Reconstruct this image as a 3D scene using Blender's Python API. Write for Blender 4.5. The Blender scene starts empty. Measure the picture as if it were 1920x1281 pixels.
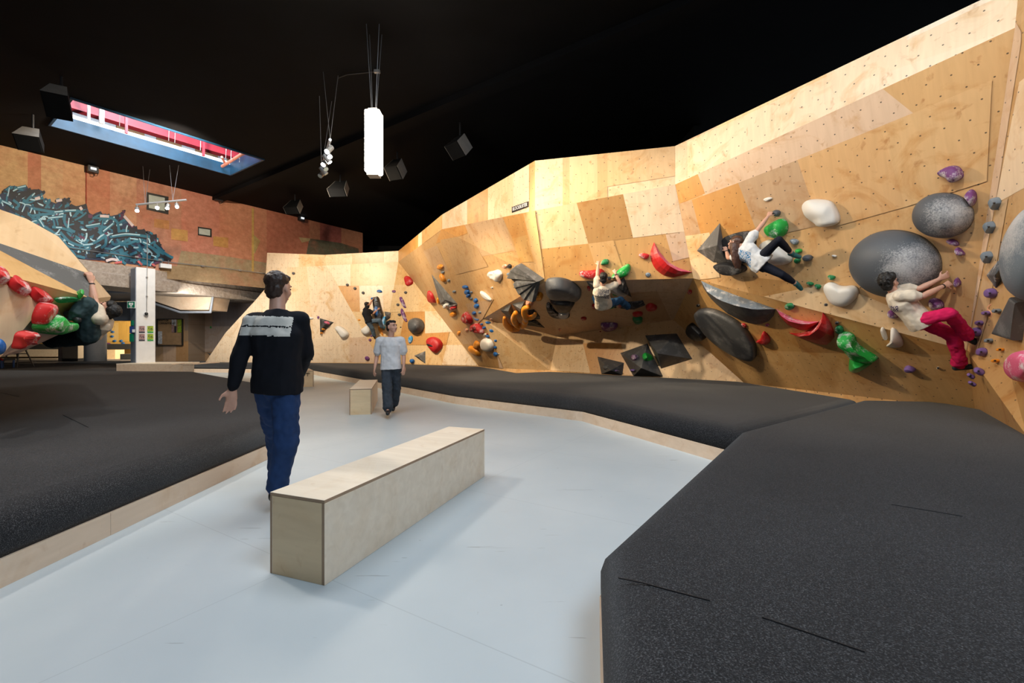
import bpy, bmesh, math, random
from mathutils import Vector, Matrix, noise
V = Vector
# ------------------------------------------------------------------ camera, world, lights
F, H, CZ = 853.0, 640.5, 1.3          # focal length in pixels of the 1920x1281 frame, horizon row, eye height
SC = bpy.context.scene
COL = SC.collection
cd = bpy.data.cameras.new('camera'); cam = bpy.data.objects.new('camera', cd); COL.objects.link(cam)
cd.sensor_width = 36.0; cd.lens = 36.0 * F / 1920; cd.clip_start = 0.05; cd.clip_end = 200
cam.location = (0, 0, CZ); cam.rotation_euler = (math.pi / 2, 0, 0)
SC.camera = cam
SC.view_settings.view_transform = 'Standard'; SC.view_settings.look = 'None'
SC.view_settings.gamma = 1; SC.view_settings.exposure = 0.35
SC.view_settings.use_curve_mapping = False
w = bpy.data.worlds.new('world'); SC.world = w; w.use_nodes = True
w.node_tree.nodes['Background'].inputs[0].default_value = (0.75, 0.87, 1.0, 1)
w.node_tree.nodes['Background'].inputs[1].default_value = 0.22

def lamp(kind, name, loc, aim, power, color, size=0.3, size_y=None, spot=None, blend=0.6):
    l = bpy.data.lights.new(name, kind); l.energy = power; l.color = color
    if kind == 'AREA':
        l.shape = 'RECTANGLE'; l.size = size; l.size_y = size_y or size
    else:
        l.shadow_soft_size = size
    if kind == 'SPOT':
        l.spot_size = math.radians(spot); l.spot_blend = blend
    o = bpy.data.objects.new(name, l); COL.objects.link(o); o.location = loc
    o.rotation_euler = (V(aim) - V(loc)).to_track_quat('-Z', 'Y').to_euler()
    return o
WARM = (1.0, 0.80, 0.55); COOL = (0.72, 0.86, 1.0); NEUT = (1.0, 0.92, 0.80)
# assumed daylight: unseen area lights added overhead, no roof lights modelled there
lamp('AREA', 'assumed_daylight', (2.6, 0.2, 6.8), (2.2, 1.6, 0), 400, COOL, 3.0, 5.0)
lamp('AREA', 'assumed_daylight', (-1.4, 4.6, 6.85), (-0.9, 4.8, 0), 200, (0.88, 0.94, 1.0), 2.0, 5.0)
lamp('SPOT', 'track_or_fill_spot', (-4.6, 8.0, 3.9), (2.2, 13.4, 0.8), 1000, WARM, 0.06, spot=46)  # low fill added for the lower cave wall, no fixture hangs there
# assumed track spots under the ceiling for walls and floor, no rails modelled there
lamp('SPOT', 'track_or_fill_spot', (-2.6, 8.5, 4.9), (5.0, 7.0, 1.9), 1500, WARM, 0.12, spot=66)  # spot beside the pendant lamp, added to strengthen its light on the right wall
lamp('SPOT', 'track_or_fill_spot', (0.4, 2.6, 6.4), (5.2, 6.4, 2.4), 560, NEUT, 0.12, spot=80)
lamp('SPOT', 'track_or_fill_spot', (-3.0, 5.2, 6.5), (1.6, 11.6, 2.0), 1250, WARM, 0.10, spot=62)
lamp('SPOT', 'track_or_fill_spot', (-6.0, 12.6, 6.3), (-1.0, 14.6, 2.4), 1100, WARM, 0.10, spot=90)
lamp('SPOT', 'track_or_fill_spot', (-7.4, 13.2, 6.3), (-5.5, 19.0, 2.6), 1500, (1.0, 0.86, 0.66), 0.12, spot=95)
lamp('SPOT', 'track_or_fill_spot', (-8.2, 11.6, 6.3), (-13.5, 15.5, 5.2), 1050, (1.0, 0.84, 0.64), 0.12, spot=120)
lamp('SPOT', 'track_or_fill_spot', (-3.0, 3.4, 6.4), (-5.4, 5.0, 1.7), 420, NEUT, 0.12, spot=80)
lamp('SPOT', 'track_or_fill_spot', (-5.4, 5.4, 6.5), (0.4, 2.6, 0.0), 480, (1.0, .90, .80), 0.25, spot=75)  # key assumed for the floor and the bench shadow, no fixture hangs there
lamp('AREA', 'recess_fill', (-12.0, 16.9, 2.9), (-13.0, 21.0, 1.2), 45, NEUT, 1.5, 0.4)  # fill added to brighten the recess wall, no fixture modelled
lamp('AREA', 'assumed_side_room_light', (-18.0, 23.5, 3.15), (-21, 27, 1.0), 750, WARM, 2.0, 1.0)  # area light added to brighten the side room, no fixture modelled
lamp('AREA', 'roof_void_daylight', (-8.6, 11.6, 9.3), (-10.6, 13.6, 7.2), 420, (0.80, 0.90, 1.0), 3.0, 2.0)

# ------------------------------------------------------------------ geometry helpers
EYE = V((0, 0, CZ))
def P(x, y, Y):
    """world point seen at frame position x,y at distance Y along the room"""
    return V(((x - 960) / F * Y, Y, CZ - (y - H) / F * Y))
def ZP(x, y, z):
    return P(x, y, (z - CZ) / (H - y) * F)
class Facet:
    def __init__(s, a, b, c, poly=None):
        n = (b - a).cross(c - a).normalized()
        if n.dot(EYE - a) < 0: n = -n
        s.n, s.d, s.poly = n, n.dot(a), poly
        u = V((0, 0, 1)).cross(n)
        if u.length < 1e-3: u = V((1, 0, 0))
        s.u = u.normalized(); s.v = n.cross(s.u)
    def at(s, x, y, h=0.0):
        r = P(x, y, 1) - EYE
        return EYE + r * ((s.d + h - s.n.dot(EYE)) / s.n.dot(r))
    def uv(s, p): return (p.dot(s.u), p.dot(s.v))
WLOC = {}
def tag(o, label=None, cat=None, group=None, kind=None):
    if label: o['label'] = label
    if cat: o['category'] = cat
    if group: o['group'] = group
    if kind: o['kind'] = kind
    return o
def empty(name, loc, label=None, cat=None, group=None):
    o = bpy.data.objects.new(name, None); COL.objects.link(o); o.location = loc
    o.empty_display_size = 0.1
    WLOC[o.name] = V(loc)
    return tag(o, label, cat, group)
def mk(name, verts, faces, mat, parent=None, smooth=False, origin=None, mats=None, fmat=None):
    verts = [V(v) for v in verts]
    if origin is None:
        lo = V([min(v[i] for v in verts) for i in range(3)]); hi = V([max(v[i] for v in verts) for i in range(3)])
        origin = (lo + hi) / 2
    origin = V(origin)
    me = bpy.data.meshes.new(name)
    me.from_pydata([tuple(v - origin) for v in verts], [], faces)
    for m in (mats or [mat]): me.materials.append(m)
    if fmat: me.polygons.foreach_set('material_index', fmat)
    if smooth: me.polygons.foreach_set('use_smooth', [True] * len(me.polygons))
    me.update()
    o = bpy.data.objects.new(name, me); COL.objects.link(o)
    WLOC[o.name] = origin
    if parent is not None:
        o.parent = parent; o.location = origin - WLOC[parent.name]
    else: o.location = origin
    return o
def fixn(o):
    bm = bmesh.new(); bm.from_mesh(o.data); bmesh.ops.recalc_face_normals(bm, faces=bm.faces); bm.to_mesh(o.data); bm.free()
    return o
class MB:
    """mesh accumulator"""
    def __init__(s): s.v, s.f = [], []
    def add(s, v, f):
        b = len(s.v); s.v += [V(p) for p in v]; s.f += [tuple(b + i for i in q) for q in f]; return s
    def box(s, c, d, rot=0.0, M=None):
        R = M or Matrix.Rotation(rot, 3, 'Z'); c = V(c)
        vs = [c + R @ V((x * d[0] / 2, y * d[1] / 2, z * d[2] / 2)) for z in (-1, 1) for y in (-1, 1) for x in (-1, 1)]
        return s.add(vs, [(0, 2, 3, 1), (4, 5, 7, 6), (0, 1, 5, 4), (2, 6, 7, 3), (0, 4, 6, 2), (1, 3, 7, 5)])
    def loft(s, rings, cap=True):
        n = len(rings[0]); vs = [p for r in rings for p in r]; fs = []
        for k in range(len(rings) - 1):
            for i in range(n):
                j = (i + 1) % n
                fs.append((k * n + i, k * n + j, (k + 1) * n + j, (k + 1) * n + i))
        if cap:
            fs.append(tuple(reversed(range(n)))); fs.append(tuple((len(rings) - 1) * n + i for i in range(n)))
        return s.add(vs, fs)
    def cap(s, a, ra, b, rb, n=12, caps=3):
        a, b = V(a), V(b); ax = b - a
        if ax.length < 1e-6: ax = V((0, 0, 1e-4))
        d = ax.normalized(); q = d.to_track_quat('Z', 'Y'); x = q @ V((1, 0, 0)); y = q @ V((0, 1, 0))
        R = []
        def ring(c, r): R.append([c + (x * math.cos(t) + y * math.sin(t)) * r for t in [2 * math.pi * i / n for i in range(n)]])
        for k in range(caps): t = math.pi / 2 * (k + 0.35) / (caps + 0.35); ring(a - d * ra * math.cos(t), ra * math.sin(t))
        ring(a, ra); ring(b, rb)
        for k in reversed(range(caps)): t = math.pi / 2 * (k + 0.35) / (caps + 0.35); ring(b + d * rb * math.cos(t), rb * math.sin(t))
        return s.loft(R)
    def ell(s, c, X, Y_, Z, n=14, m=9):
        c, X, Y_, Z = V(c), V(X), V(Y_), V(Z); R = []
        for k in range(m):
            t = math.pi * (k + 0.4) / (m - 0.2)
            R.append([c - Z * math.cos(t) + (X * math.cos(a) + Y_ * math.sin(a)) * math.sin(t) for a in [2 * math.pi * i / n for i in range(n)]])
        return s.loft(R)
    def tube(s, pts, r, n=8):
        for i in range(len(pts) - 1):
            s.cap(pts[i], r if not isinstance(r, (list, tuple)) else r[i], pts[i + 1], r if not isinstance(r, (list, tuple)) else r[i + 1], n, 2)
        return s
    def cyl(s, a, b, r, n=20, r2=None):
        a, b = V(a), V(b); q = (b - a).to_track_quat('Z', 'Y'); x = q @ V((1, 0, 0)); y = q @ V((0, 1, 0)); r2 = r if r2 is None else r2
        c = [(math.cos(2 * math.pi * i / n), math.sin(2 * math.pi * i / n)) for i in range(n)]
        return s.loft([[a + x * p * r + y * t * r for p, t in c], [b + x * p * r2 + y * t * r2 for p, t in c]])
    def build(s, name, mat, parent=None, smooth=False, **k): return fixn(mk(name, s.v, s.f, mat, parent, smooth, **k))
def bevel(o, w=0.004, seg=2):
    m = o.modifiers.new('bevel', 'BEVEL'); m.width = w; m.segments = seg; m.limit_method = 'ANGLE'; return o

# ------------------------------------------------------------------ materials
def newmat(name, rough=0.5, col=(0.5, 0.5, 0.5), spec=0.5, metal=0.0):
    m = bpy.data.materials.new(name); m.use_nodes = True
    b = m.node_tree.nodes['Principled BSDF']
    b.inputs['Base Color'].default_value = (*col, 1); b.inputs['Roughness'].default_value = rough
    b.inputs['Specular IOR Level'].default_value = spec; b.inputs['Metallic'].default_value = metal
    return m, m.node_tree.nodes, m.node_tree.links, b
def N(nt, typ, **kw):
    n = nt.new(typ)
    for k, v in kw.items():
        if k.startswith('i_'):
            k = k[2:]; n.inputs[int(k) if k.isdigit() else k.replace('_', ' ')].default_value = v
        else: setattr(n, k, v)
    return n
def math_(nt, lk, op, a, b=None):
    n = nt.new('ShaderNodeMath'); n.operation = op
    for i, x in enumerate((a, b)):
        if x is None: continue
        if isinstance(x, (int, float)): n.inputs[i].default_value = x
        else: lk.new(x, n.inputs[i])
    return n.outputs[0]
def ramp(nt, lk, src, stops):
    r = nt.new('ShaderNodeValToRGB'); lk.new(src, r.inputs[0]); e = r.color_ramp.elements
    while len(e) < len(stops): e.new(0.5)
    for q, (p, c) in zip(e, stops): q.position = p; q.color = (*c, 1) if len(c) == 3 else c
    return r.outputs[0]
def mixc(nt, lk, fac, a, b, mode='MIX'):
    n = nt.new('ShaderNodeMix'); n.data_type = 'RGBA'; n.blend_type = mode
    for i, x in ((0, fac), (6, a), (7, b)):
        if isinstance(x, (int, float)): n.inputs[i].default_value = x
        elif isinstance(x, tuple): n.inputs[i].default_value = (*x, 1)
        else: lk.new(x, n.inputs[i])
    return n.outputs[2]
def bump(nt, lk, b, h, strength=0.3, dist=0.01):
    n = nt.new('ShaderNodeBump'); n.inputs['Strength'].default_value = strength; n.inputs['Distance'].default_value = dist
    lk.new(h, n.inputs['Height']); lk.new(n.outputs[0], b.inputs['Normal'])
def plywood(name, tint=None, dots=False, rough=0.38, coord='UV', blotch=0.6, edge=False):
    m, nt, lk, b = newmat(name, rough)
    tc = N(nt, 'ShaderNodeTexCoord'); co = tc.outputs[coord]
    if tint is None:
        a = N(nt, 'ShaderNodeAttribute', attribute_name='tint'); base = a.outputs['Color']
    else:
        a = N(nt, 'ShaderNodeRGB'); a.outputs[0].default_value = (*tint, 1); base = a.outputs[0]
    mp = N(nt, 'ShaderNodeMapping'); mp.inputs['Scale'].default_value = (9, 1.1, 9); lk.new(co, mp.inputs[0])
    n1 = N(nt, 'ShaderNodeTexNoise', i_Scale=1.6, i_Detail=6.0, i_Distortion=0.6); lk.new(mp.outputs[0], n1.inputs[0])
    g = ramp(nt, lk, n1.outputs[0], [(0.3, (0.93, 0.91, 0.88)), (0.7, (1.04, 1.04, 1.03))])
    c1 = mixc(nt, lk, 1.0, base, g, 'MULTIPLY')
    n2 = N(nt, 'ShaderNodeTexNoise', i_Scale=1.5, i_Detail=5.0, i_Roughness=0.62, i_Distortion=1.6); lk.new(co, n2.inputs[0])
    f2 = ramp(nt, lk, n2.outputs[0], [(0.52, (0, 0, 0)), (0.72, (1, 1, 1))])
    c2 = mixc(nt, lk, math_(nt, lk, 'MULTIPLY', f2, blotch), c1, mixc(nt, lk, 1.0, c1, (0.80, 0.62, 0.40), 'MULTIPLY'))
    n3 = N(nt, 'ShaderNodeTexNoise', i_Scale=7.0, i_Detail=3.0, i_Distortion=0.8); lk.new(co, n3.inputs[0])
    f3 = ramp(nt, lk, n3.outputs[0], [(0.63, (0, 0, 0)), (0.76, (1, 1, 1))])
    c3 = mixc(nt, lk, math_(nt, lk, 'MULTIPLY', f3, blotch * 0.8), c2, mixc(nt, lk, 1.0, c2, (0.62, 0.42, 0.25), 'MULTIPLY'))
    if dots:
        s = N(nt, 'ShaderNodeSeparateXYZ'); lk.new(co, s.inputs[0])
        y = math_(nt, lk, 'MULTIPLY', s.outputs[1], 5.5); row = math_(nt, lk, 'FLOOR', y)
        x = math_(nt, lk, 'ADD', math_(nt, lk, 'MULTIPLY', s.outputs[0], 4.5), math_(nt, lk, 'MULTIPLY', row, 0.5))
        fx = math_(nt, lk, 'SUBTRACT', math_(nt, lk, 'FRACT', x), 0.5); fy = math_(nt, lk, 'SUBTRACT', math_(nt, lk, 'FRACT', y), 0.5)
        d = math_(nt, lk, 'ADD', math_(nt, lk, 'MULTIPLY', fx, fx), math_(nt, lk, 'MULTIPLY', fy, fy))
        k = math_(nt, lk, 'LESS_THAN', d, 0.0020)
        c3 = mixc(nt, lk, math_(nt, lk, 'MULTIPLY', k, 0.85), c3, (0.03, 0.022, 0.016))
    lk.new(c3, b.inputs['Base Color'])
    return m
def simple(name, col, rough=0.5, spec=0.5, metal=0.0, var=0.12, scale=6.0):
    m, nt, lk, b = newmat(name, rough, col, spec, metal)
    tc = N(nt, 'ShaderNodeTexCoord'); n1 = N(nt, 'ShaderNodeTexNoise', i_Scale=scale, i_Detail=4.0); lk.new(tc.outputs['Object'], n1.inputs[0])
    g = ramp(nt, lk, n1.outputs[0], [(0.3, (1 - var,) * 3), (0.7, (1 + var,) * 3)])
    lk.new(mixc(nt, lk, 1.0, col, g, 'MULTIPLY'), b.inputs['Base Color'])
    return m
def emit(name, col, strength):
    m = bpy.data.materials.new(name); m.use_nodes = True; nt = m.node_tree.nodes; nt.clear()
    e = nt.new('ShaderNodeEmission'); e.inputs[0].default_value = (*col, 1); e.inputs[1].default_value = strength
    o = nt.new('ShaderNodeOutputMaterial'); m.node_tree.links.new(e.outputs[0], o.inputs[0]); return m
def holdmat(name, col, chalk=0.25, rough=0.55, seed=0.0, center=None, radius=0.3, cs=5.0):
    """painted resin or textured wood with worn-in chalk"""
    m, nt, lk, b = newmat(name, rough, col)
    tc = N(nt, 'ShaderNodeTexCoord')
    mp = N(nt, 'ShaderNodeMapping'); mp.inputs['Location'].default_value = (seed, seed * 1.7, seed * 0.6); lk.new(tc.outputs['Object'], mp.inputs[0])
    n1 = N(nt, 'ShaderNodeTexNoise', i_Scale=cs, i_Detail=8.0, i_Roughness=0.6); lk.new(mp.outputs[0], n1.inputs[0])
    n2 = N(nt, 'ShaderNodeTexNoise', i_Scale=60.0, i_Detail=5.0); lk.new(mp.outputs[0], n2.inputs[0])
    if center is not None:
        vd = N(nt, 'ShaderNodeVectorMath', operation='DISTANCE'); lk.new(tc.outputs['Object'], vd.inputs[0]); vd.inputs[1].default_value = center
        f = math_(nt, lk, 'SUBTRACT', 1.0, math_(nt, lk, 'DIVIDE', vd.outputs['Value'], radius))
        f = math_(nt, lk, 'ADD', f, math_(nt, lk, 'MULTIPLY', math_(nt, lk, 'SUBTRACT', n1.outputs[0], 0.5), 1.2))
        f = math_(nt, lk, 'ADD', f, math_(nt, lk, 'MULTIPLY', math_(nt, lk, 'SUBTRACT', n2.outputs[0], 0.5), 1.2))
        f = ramp(nt, lk, f, [(0.15, (0, 0, 0)), (0.85, (1, 1, 1))])
    else:
        f = math_(nt, lk, 'ADD', n1.outputs[0], math_(nt, lk, 'MULTIPLY', math_(nt, lk, 'SUBTRACT', n2.outputs[0], 0.5), 0.35))
        f = ramp(nt, lk, f, [(0.52, (0, 0, 0)), (0.68, (1, 1, 1))])
    f = math_(nt, lk, 'MULTIPLY', f, chalk)
    lk.new(mixc(nt, lk, f, col, (0.72, 0.70, 0.69)), b.inputs['Base Color'])
    bump(nt, lk, b, n2.outputs[0], 0.15, 0.004)
    return m
M = {}
M['wall'] = plywood('birch_plywood_panels', dots=True, blotch=.85)
M['wallplain'] = plywood('birch_plywood_plain')
M['bench'] = plywood('bench_birch_plywood', (0.84, 0.73, 0.59), coord='Object', rough=0.5, blotch=0.25)
M['benchend'] = plywood('bench_end_plywood', (0.78, 0.60, 0.38), coord='Object', rough=0.5, blotch=0.35)
M['plyedge'] = simple('plywood_edge_layers', (0.36, 0.24, 0.15), 0.6)
M['kerb'] = plywood('kerb_birch_plywood', (0.76, 0.60, 0.46), coord='Object', rough=0.5, blotch=0.4)
M['black'] = simple('matt_black_paint', (0.0035, 0.0037, 0.0045), 0.8, 0.2)
M['ceil'] = simple('black_ceiling_paint', (0.0016, 0.0016, 0.0022), 0.8, 0.12, scale=1.5, var=0.4)
M['steel'] = simple('galvanised_steel', (0.45, 0.46, 0.48), 0.35, 0.5, 0.8)
M['white'] = simple('white_paint', (0.70, 0.72, 0.74), 0.5, var=0.04)
M['greypaint'] = simple('blue_grey_paint', (0.26, 0.30, 0.37), 0.5, var=0.05)
M['dark'] = simple('dark_plastic', (0.012, 0.012, 0.014), 0.45)
# carpet on the mats
m, nt, lk, b = newmat('charcoal_carpet', 0.95, spec=0.1)
tc = N(nt, 'ShaderNodeTexCoord')
n1 = N(nt, 'ShaderNodeTexNoise', i_Scale=180.0, i_Detail=3.0, i_Roughness=0.7); lk.new(tc.outputs['Object'], n1.inputs[0])
n2 = N(nt, 'ShaderNodeTexNoise', i_Scale=0.9, i_Detail=3.0); lk.new(tc.outputs['Object'], n2.inputs[0])
c = ramp(nt, lk, n1.outputs[0], [(0.36, (0.005, 0.005, 0.006)), (0.54, (0.022, 0.022, 0.024)), (0.70, (0.12, 0.12, 0.125))])
g = ramp(nt, lk, n2.outputs[0], [(0.3, (0.8, 0.8, 0.8)), (0.7, (1.2, 1.2, 1.2))])
lk.new(mixc(nt, lk, 1.0, c, g, 'MULTIPLY'), b.inputs['Base Color']); bump(nt, lk, b, n1.outputs[0], 0.5, 0.006)
b.inputs['Sheen Weight'].default_value = 0.15
M['carpet'] = m
# painted floor with scuffs
m, nt, lk, b = newmat('pale_painted_floor', 0.42, spec=0.4)
tc = N(nt, 'ShaderNodeTexCoord')
n1 = N(nt, 'ShaderNodeTexNoise', i_Scale=0.8, i_Detail=5.0); lk.new(tc.outputs['Object'], n1.inputs[0])
c = ramp(nt, lk, n1.outputs[0], [(0.3, (0.47, 0.53, 0.56)), (0.7, (0.56, 0.61, 0.63))])
mp = N(nt, 'ShaderNodeMapping'); mp.inputs['Scale'].default_value = (1.0, 14.0, 1); mp.inputs['Rotation'].default_value = (0, 0, 0.8); lk.new(tc.outputs['Object'], mp.inputs[0])
n3 = N(nt, 'ShaderNodeTexNoise', i_Scale=2.2, i_Detail=2.0, i_Distortion=1.0); lk.new(mp.outputs[0], n3.inputs[0])
f = ramp(nt, lk, n3.outputs[0], [(0.735, (0, 0, 0)), (0.755, (1, 1, 1))])
n4 = N(nt, 'ShaderNodeTexNoise', i_Scale=14.0, i_Detail=2.0); lk.new(tc.outputs['Object'], n4.inputs[0])
f4 = ramp(nt, lk, n4.outputs[0], [(0.765, (0, 0, 0)), (0.78, (1, 1, 1))])
c = mixc(nt, lk, math_(nt, lk, 'MULTIPLY', math_(nt, lk, 'MAXIMUM', f, f4), 0.4), c, (0.16, 0.17, 0.18))
br = N(nt, 'ShaderNodeTexBrick', offset=0.0); br.inputs['Scale'].default_value = 1.0; br.inputs['Mortar Size'].default_value = 0.003; br.inputs['Brick Width'].default_value = 2.44; br.inputs['Row Height'].default_value = 1.6
mp2 = N(nt, 'ShaderNodeMapping'); mp2.inputs['Rotation'].default_value = (0, 0, 0.55); lk.new(tc.outputs['Object'], mp2.inputs[0]); lk.new(mp2.outputs[0], br.inputs[0])
c = mixc(nt, lk, math_(nt, lk, 'MULTIPLY', br.outputs['Fac'], 0.35), c, (0.3, 0.34, 0.36))
lk.new(c, b.inputs['Base Color'])
M['floor'] = m
# painted, weathered plaster of the side wall
m, nt, lk, b = newmat('weathered_red_plaster', 0.8, spec=0.2)
tc = N(nt, 'ShaderNodeTexCoord'); a = N(nt, 'ShaderNodeAttribute', attribute_name='tint')
n1 = N(nt, 'ShaderNodeTexNoise', i_Scale=0.9, i_Detail=9.0, i_Roughness=0.7, i_Distortion=0.5); lk.new(tc.outputs['UV'], n1.inputs[0])
n2 = N(nt, 'ShaderNodeTexNoise', i_Scale=5.0, i_Detail=8.0, i_Roughness=0.75); lk.new(tc.outputs['UV'], n2.inputs[0])
f1 = ramp(nt, lk, n1.outputs[0], [(0.48, (0, 0, 0)), (0.66, (1, 1, 1))])
c = mixc(nt, lk, math_(nt, lk, 'MULTIPLY', f1, 0.40), a.outputs['Color'], (0.42, 0.12, 0.075))
g = ramp(nt, lk, n2.outputs[0], [(0.3, (0.72, 0.68, 0.62)), (0.7, (1.18, 1.2, 1.2))])
lk.new(mixc(nt, lk, 1.0, c, g, 'MULTIPLY'), b.inputs['Base Color']); bump(nt, lk, b, n2.outputs[0], 0.4, 0.02)
M['plaster'] = m
m, nt, lk, b = newmat('rough_cast_concrete', 0.85, spec=0.2)
tc = N(nt, 'ShaderNodeTexCoord')
n1 = N(nt, 'ShaderNodeTexNoise', i_Scale=9.0, i_Detail=6.0, i_Roughness=0.7); lk.new(tc.outputs['Object'], n1.inputs[0])
lk.new(ramp(nt, lk, n1.outputs[0], [(0.3, (0.27, 0.22, 0.18)), (0.7, (0.47, 0.41, 0.36))]), b.inputs['Base Color']); bump(nt, lk, b, n1.outputs[0], 0.9, 0.05)
M['concrete'] = m

# ------------------------------------------------------------------ plywood wall built from facets and boards
def clip(subj, win):
    """cut polygon subj by the convex polygon win (frame coordinates)"""
    area = sum(win[i][0] * win[(i + 1) % len(win)][1] - win[(i + 1) % len(win)][0] * win[i][1] for i in range(len(win)))
    if area < 0: win = list(reversed(win))
    out = list(subj)
    for i in range(len(win)):
        a, b_ = win[i], win[(i + 1) % len(win)]; inp, out = out, []
        side = lambda p: (b_[0] - a[0]) * (p[1] - a[1]) - (b_[1] - a[1]) * (p[0] - a[0])
        for k in range(len(inp)):
            p, q = inp[k], inp[(k + 1) % len(inp)]; sp, sq = side(p), side(q)
            if sp >= 0: out.append(p)
            if (sp >= 0) != (sq >= 0):
                t = sp / (sp - sq); out.append((p[0] + t * (q[0] - p[0]), p[1] + t * (q[1] - p[1])))
        if not out: return []
    return out
class Wall:
    def __init__(s): s.v, s.f, s.uv, s.t = [], [], [], []
    def poly(s, pts, fc, tint):
        b = len(s.v); s.v += pts; s.f.append(tuple(range(b, b + len(pts))))
        for p in pts: s.uv.append(fc.uv(p)); s.t.append((*tint, 1))
    def facet(s, fc, px, tint, boards=()):
        pts = [q if isinstance(q, Vector) else fc.at(*q) for q in px]
        fc.poly = [(960 + F * p.x / p.y, H - F * (p.z - CZ) / p.y) for p in pts]
        s.poly(pts, fc, tint)
        for k, (q, t) in enumerate(boards):
            c = clip(fc.poly, q)
            if len(c) > 2: s.poly([fc.at(x, y, 0.003 + 0.0015 * k) for x, y in c], fc, t)
    def build(s, name, mat, thick=0.0):
        me = bpy.data.meshes.new(name); me.from_pydata([tuple(p) for p in s.v], [], s.f); me.materials.append(mat)
        me.uv_layers.new(name='UVMap'); me.attributes.new('tint', 'FLOAT_COLOR', 'CORNER')
        me.uv_layers['UVMap'].data.foreach_set('uv', [x for a in s.uv for x in a])
        me.attributes['tint'].data.foreach_set('color', [x for c in s.t for x in c])
        o = bpy.data.objects.new(name, me); COL.objects.link(o); o['kind'] = 'structure'; return o
# ------------------------------------------------------------------ climbing walls
# tints (linear)
T_A = (0.66, 0.40, 0.18); T_OR = (0.60, 0.30, 0.09); T_TAN = (0.52, 0.34, 0.20); T_LT = (0.78, 0.56, 0.33); T_CR = (0.82, 0.64, 0.45)
T_PK = (0.70, 0.50, 0.35); T_DK = (0.48, 0.27, 0.10); T_BR = (0.34, 0.21, 0.12)
T3 = P(829, 402.5, 13.2); T4 = ZP(1003, 301.5, 5); T5 = ZP(1265.5, 274, 5); T6 = ZP(1912, -35, 5)
B3 = P(829, 430, 13.2); B4 = P(1003, 395, T4.y); B5 = P(1266, 346, T5.y); B6 = P(1903, 52, T6.y)
C3 = P(1300, 522, 8.95)
FA = Facet(B5, B6, C3); R_ = FA.at(1812, 657)
FM = Facet(B4, B5, C3); C2 = FM.at(1022, 528)
F2 = ZP(897, 686, .43); FL = Facet(F2, C2, B3); FLT = Facet(B3, B4, C2); B2 = FL.at(747, 491); T2 = P(747, 470.5, B2.y); C1 = FL.at(905, 598); F3 = FL.at(943, 691)
C5 = P(1045, 630, 13.7); FC = Facet(C2, C3, C5); C4 = FC.at(1263, 600)
FC2 = Facet(C1, C2, C5)
F5 = ZP(1395, 718, .38); LO2 = Facet(C3, F5, R_); F6 = LO2.at(1828, 768); F7 = ZP(1925, 818, .4)
FD2 = Facet(C5, C4, F5); FM_ = FD2.at(1031, 694.5)
FD1 = Facet(C1, C5, F3)
LO1 = Facet(C3, C4, F5); 
RB = P(1893, 695, 5.0); FB = Facet(B6, R_, RB); FBL = Facet(R_, RB, F7)
def drop(p, z=0.1): return V((p.x, p.y, z))
W = Wall()
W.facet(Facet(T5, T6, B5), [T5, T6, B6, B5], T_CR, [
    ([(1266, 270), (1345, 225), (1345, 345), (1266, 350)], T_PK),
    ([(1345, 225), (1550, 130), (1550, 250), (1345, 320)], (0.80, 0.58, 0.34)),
    ([(1700, 50), (1920, -60), (1920, 60), (1700, 160)], (0.82, 0.70, 0.56))])  # whitish last board carries the daylight reflection on the band in its tint
W.facet(FA, [B5, B6, R_, C3], T_A, [
    ([(1290, 325), (1647, 160), (1712, 212), (1322, 372)], T_PK),
    ([(1266, 345), (1308, 326), (1322, 363), (1274, 382)], T_OR),
    ([(1274, 382), (1297, 375), (1321, 440), (1283, 443)], T_TAN),
    ([(1297, 375), (1384, 343), (1416, 427), (1322, 470)], T_OR),
    ([(1384, 343), (1495, 300), (1540, 422), (1432, 446), (1416, 427)], T_TAN),
    ([(1495, 300), (1650, 238), (1698, 388), (1540, 432)], (0.68, 0.41, 0.19)),
    ([(1650, 238), (1712, 212), (1860, 150), (1850, 340), (1698, 388)], (0.70, 0.44, 0.21)),
    ([(1283, 443), (1330, 436), (1350, 520), (1300, 526)], T_LT),
    ([(1392, 518), (1500, 530), (1520, 590), (1405, 552)], T_DK),
    ([(1432, 556), (1560, 530), (1830, 640), (1812, 660)], T_LT)])
W.facet(Facet(T4, T5, B4), [T4, T5, B5, B4], T_LT, [
    ([(1055, 290), (1068, 290), (1068, 400), (1055, 400)], T_A), ([(1068, 285), (1120, 285), (1120, 400), (1068, 400)], (0.74, 0.50, 0.26)),
    ([(1120, 280), (1139, 280), (1139, 395), (1120, 395)], T_A), ([(1139, 270), (1266, 270), (1266, 330), (1139, 350)], (0.72, 0.47, 0.23))])
W.facet(FM, [B4, B5, C3, C2], (0.62, 0.36, 0.14), [
    ([(1003, 393), (1081, 378), (1103, 457), (1015, 467)], T_LT),
    ([(1081, 380), (1168, 362), (1187, 446), (1103, 457)], T_DK),
    ([(1168, 363), (1267, 340), (1286, 434), (1187, 446)], T_CR),
    ([(1248, 440), (1292, 433), (1302, 480), (1262, 490)], T_PK),
    ([(1015, 467), (1103, 457), (1125, 528), (1018, 530)], (0.60, 0.33, 0.11)),
    ([(1103, 457), (1150, 451), (1175, 528), (1125, 528)], (0.66, 0.40, 0.17))])
W.facet(Facet(T3, T4, B3), [T3, T4, B4, B3], T_A, [
    ([(829, 400), (876, 370), (876, 425), (829, 435)], T_PK), ([(876, 370), (915, 350), (915, 420), (876, 430)], T_OR),
    ([(915, 345), (962, 318), (962, 410), (915, 420)], T_LT), ([(962, 318), (992, 300), (992, 405), (962, 408)], T_CR)])
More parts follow.
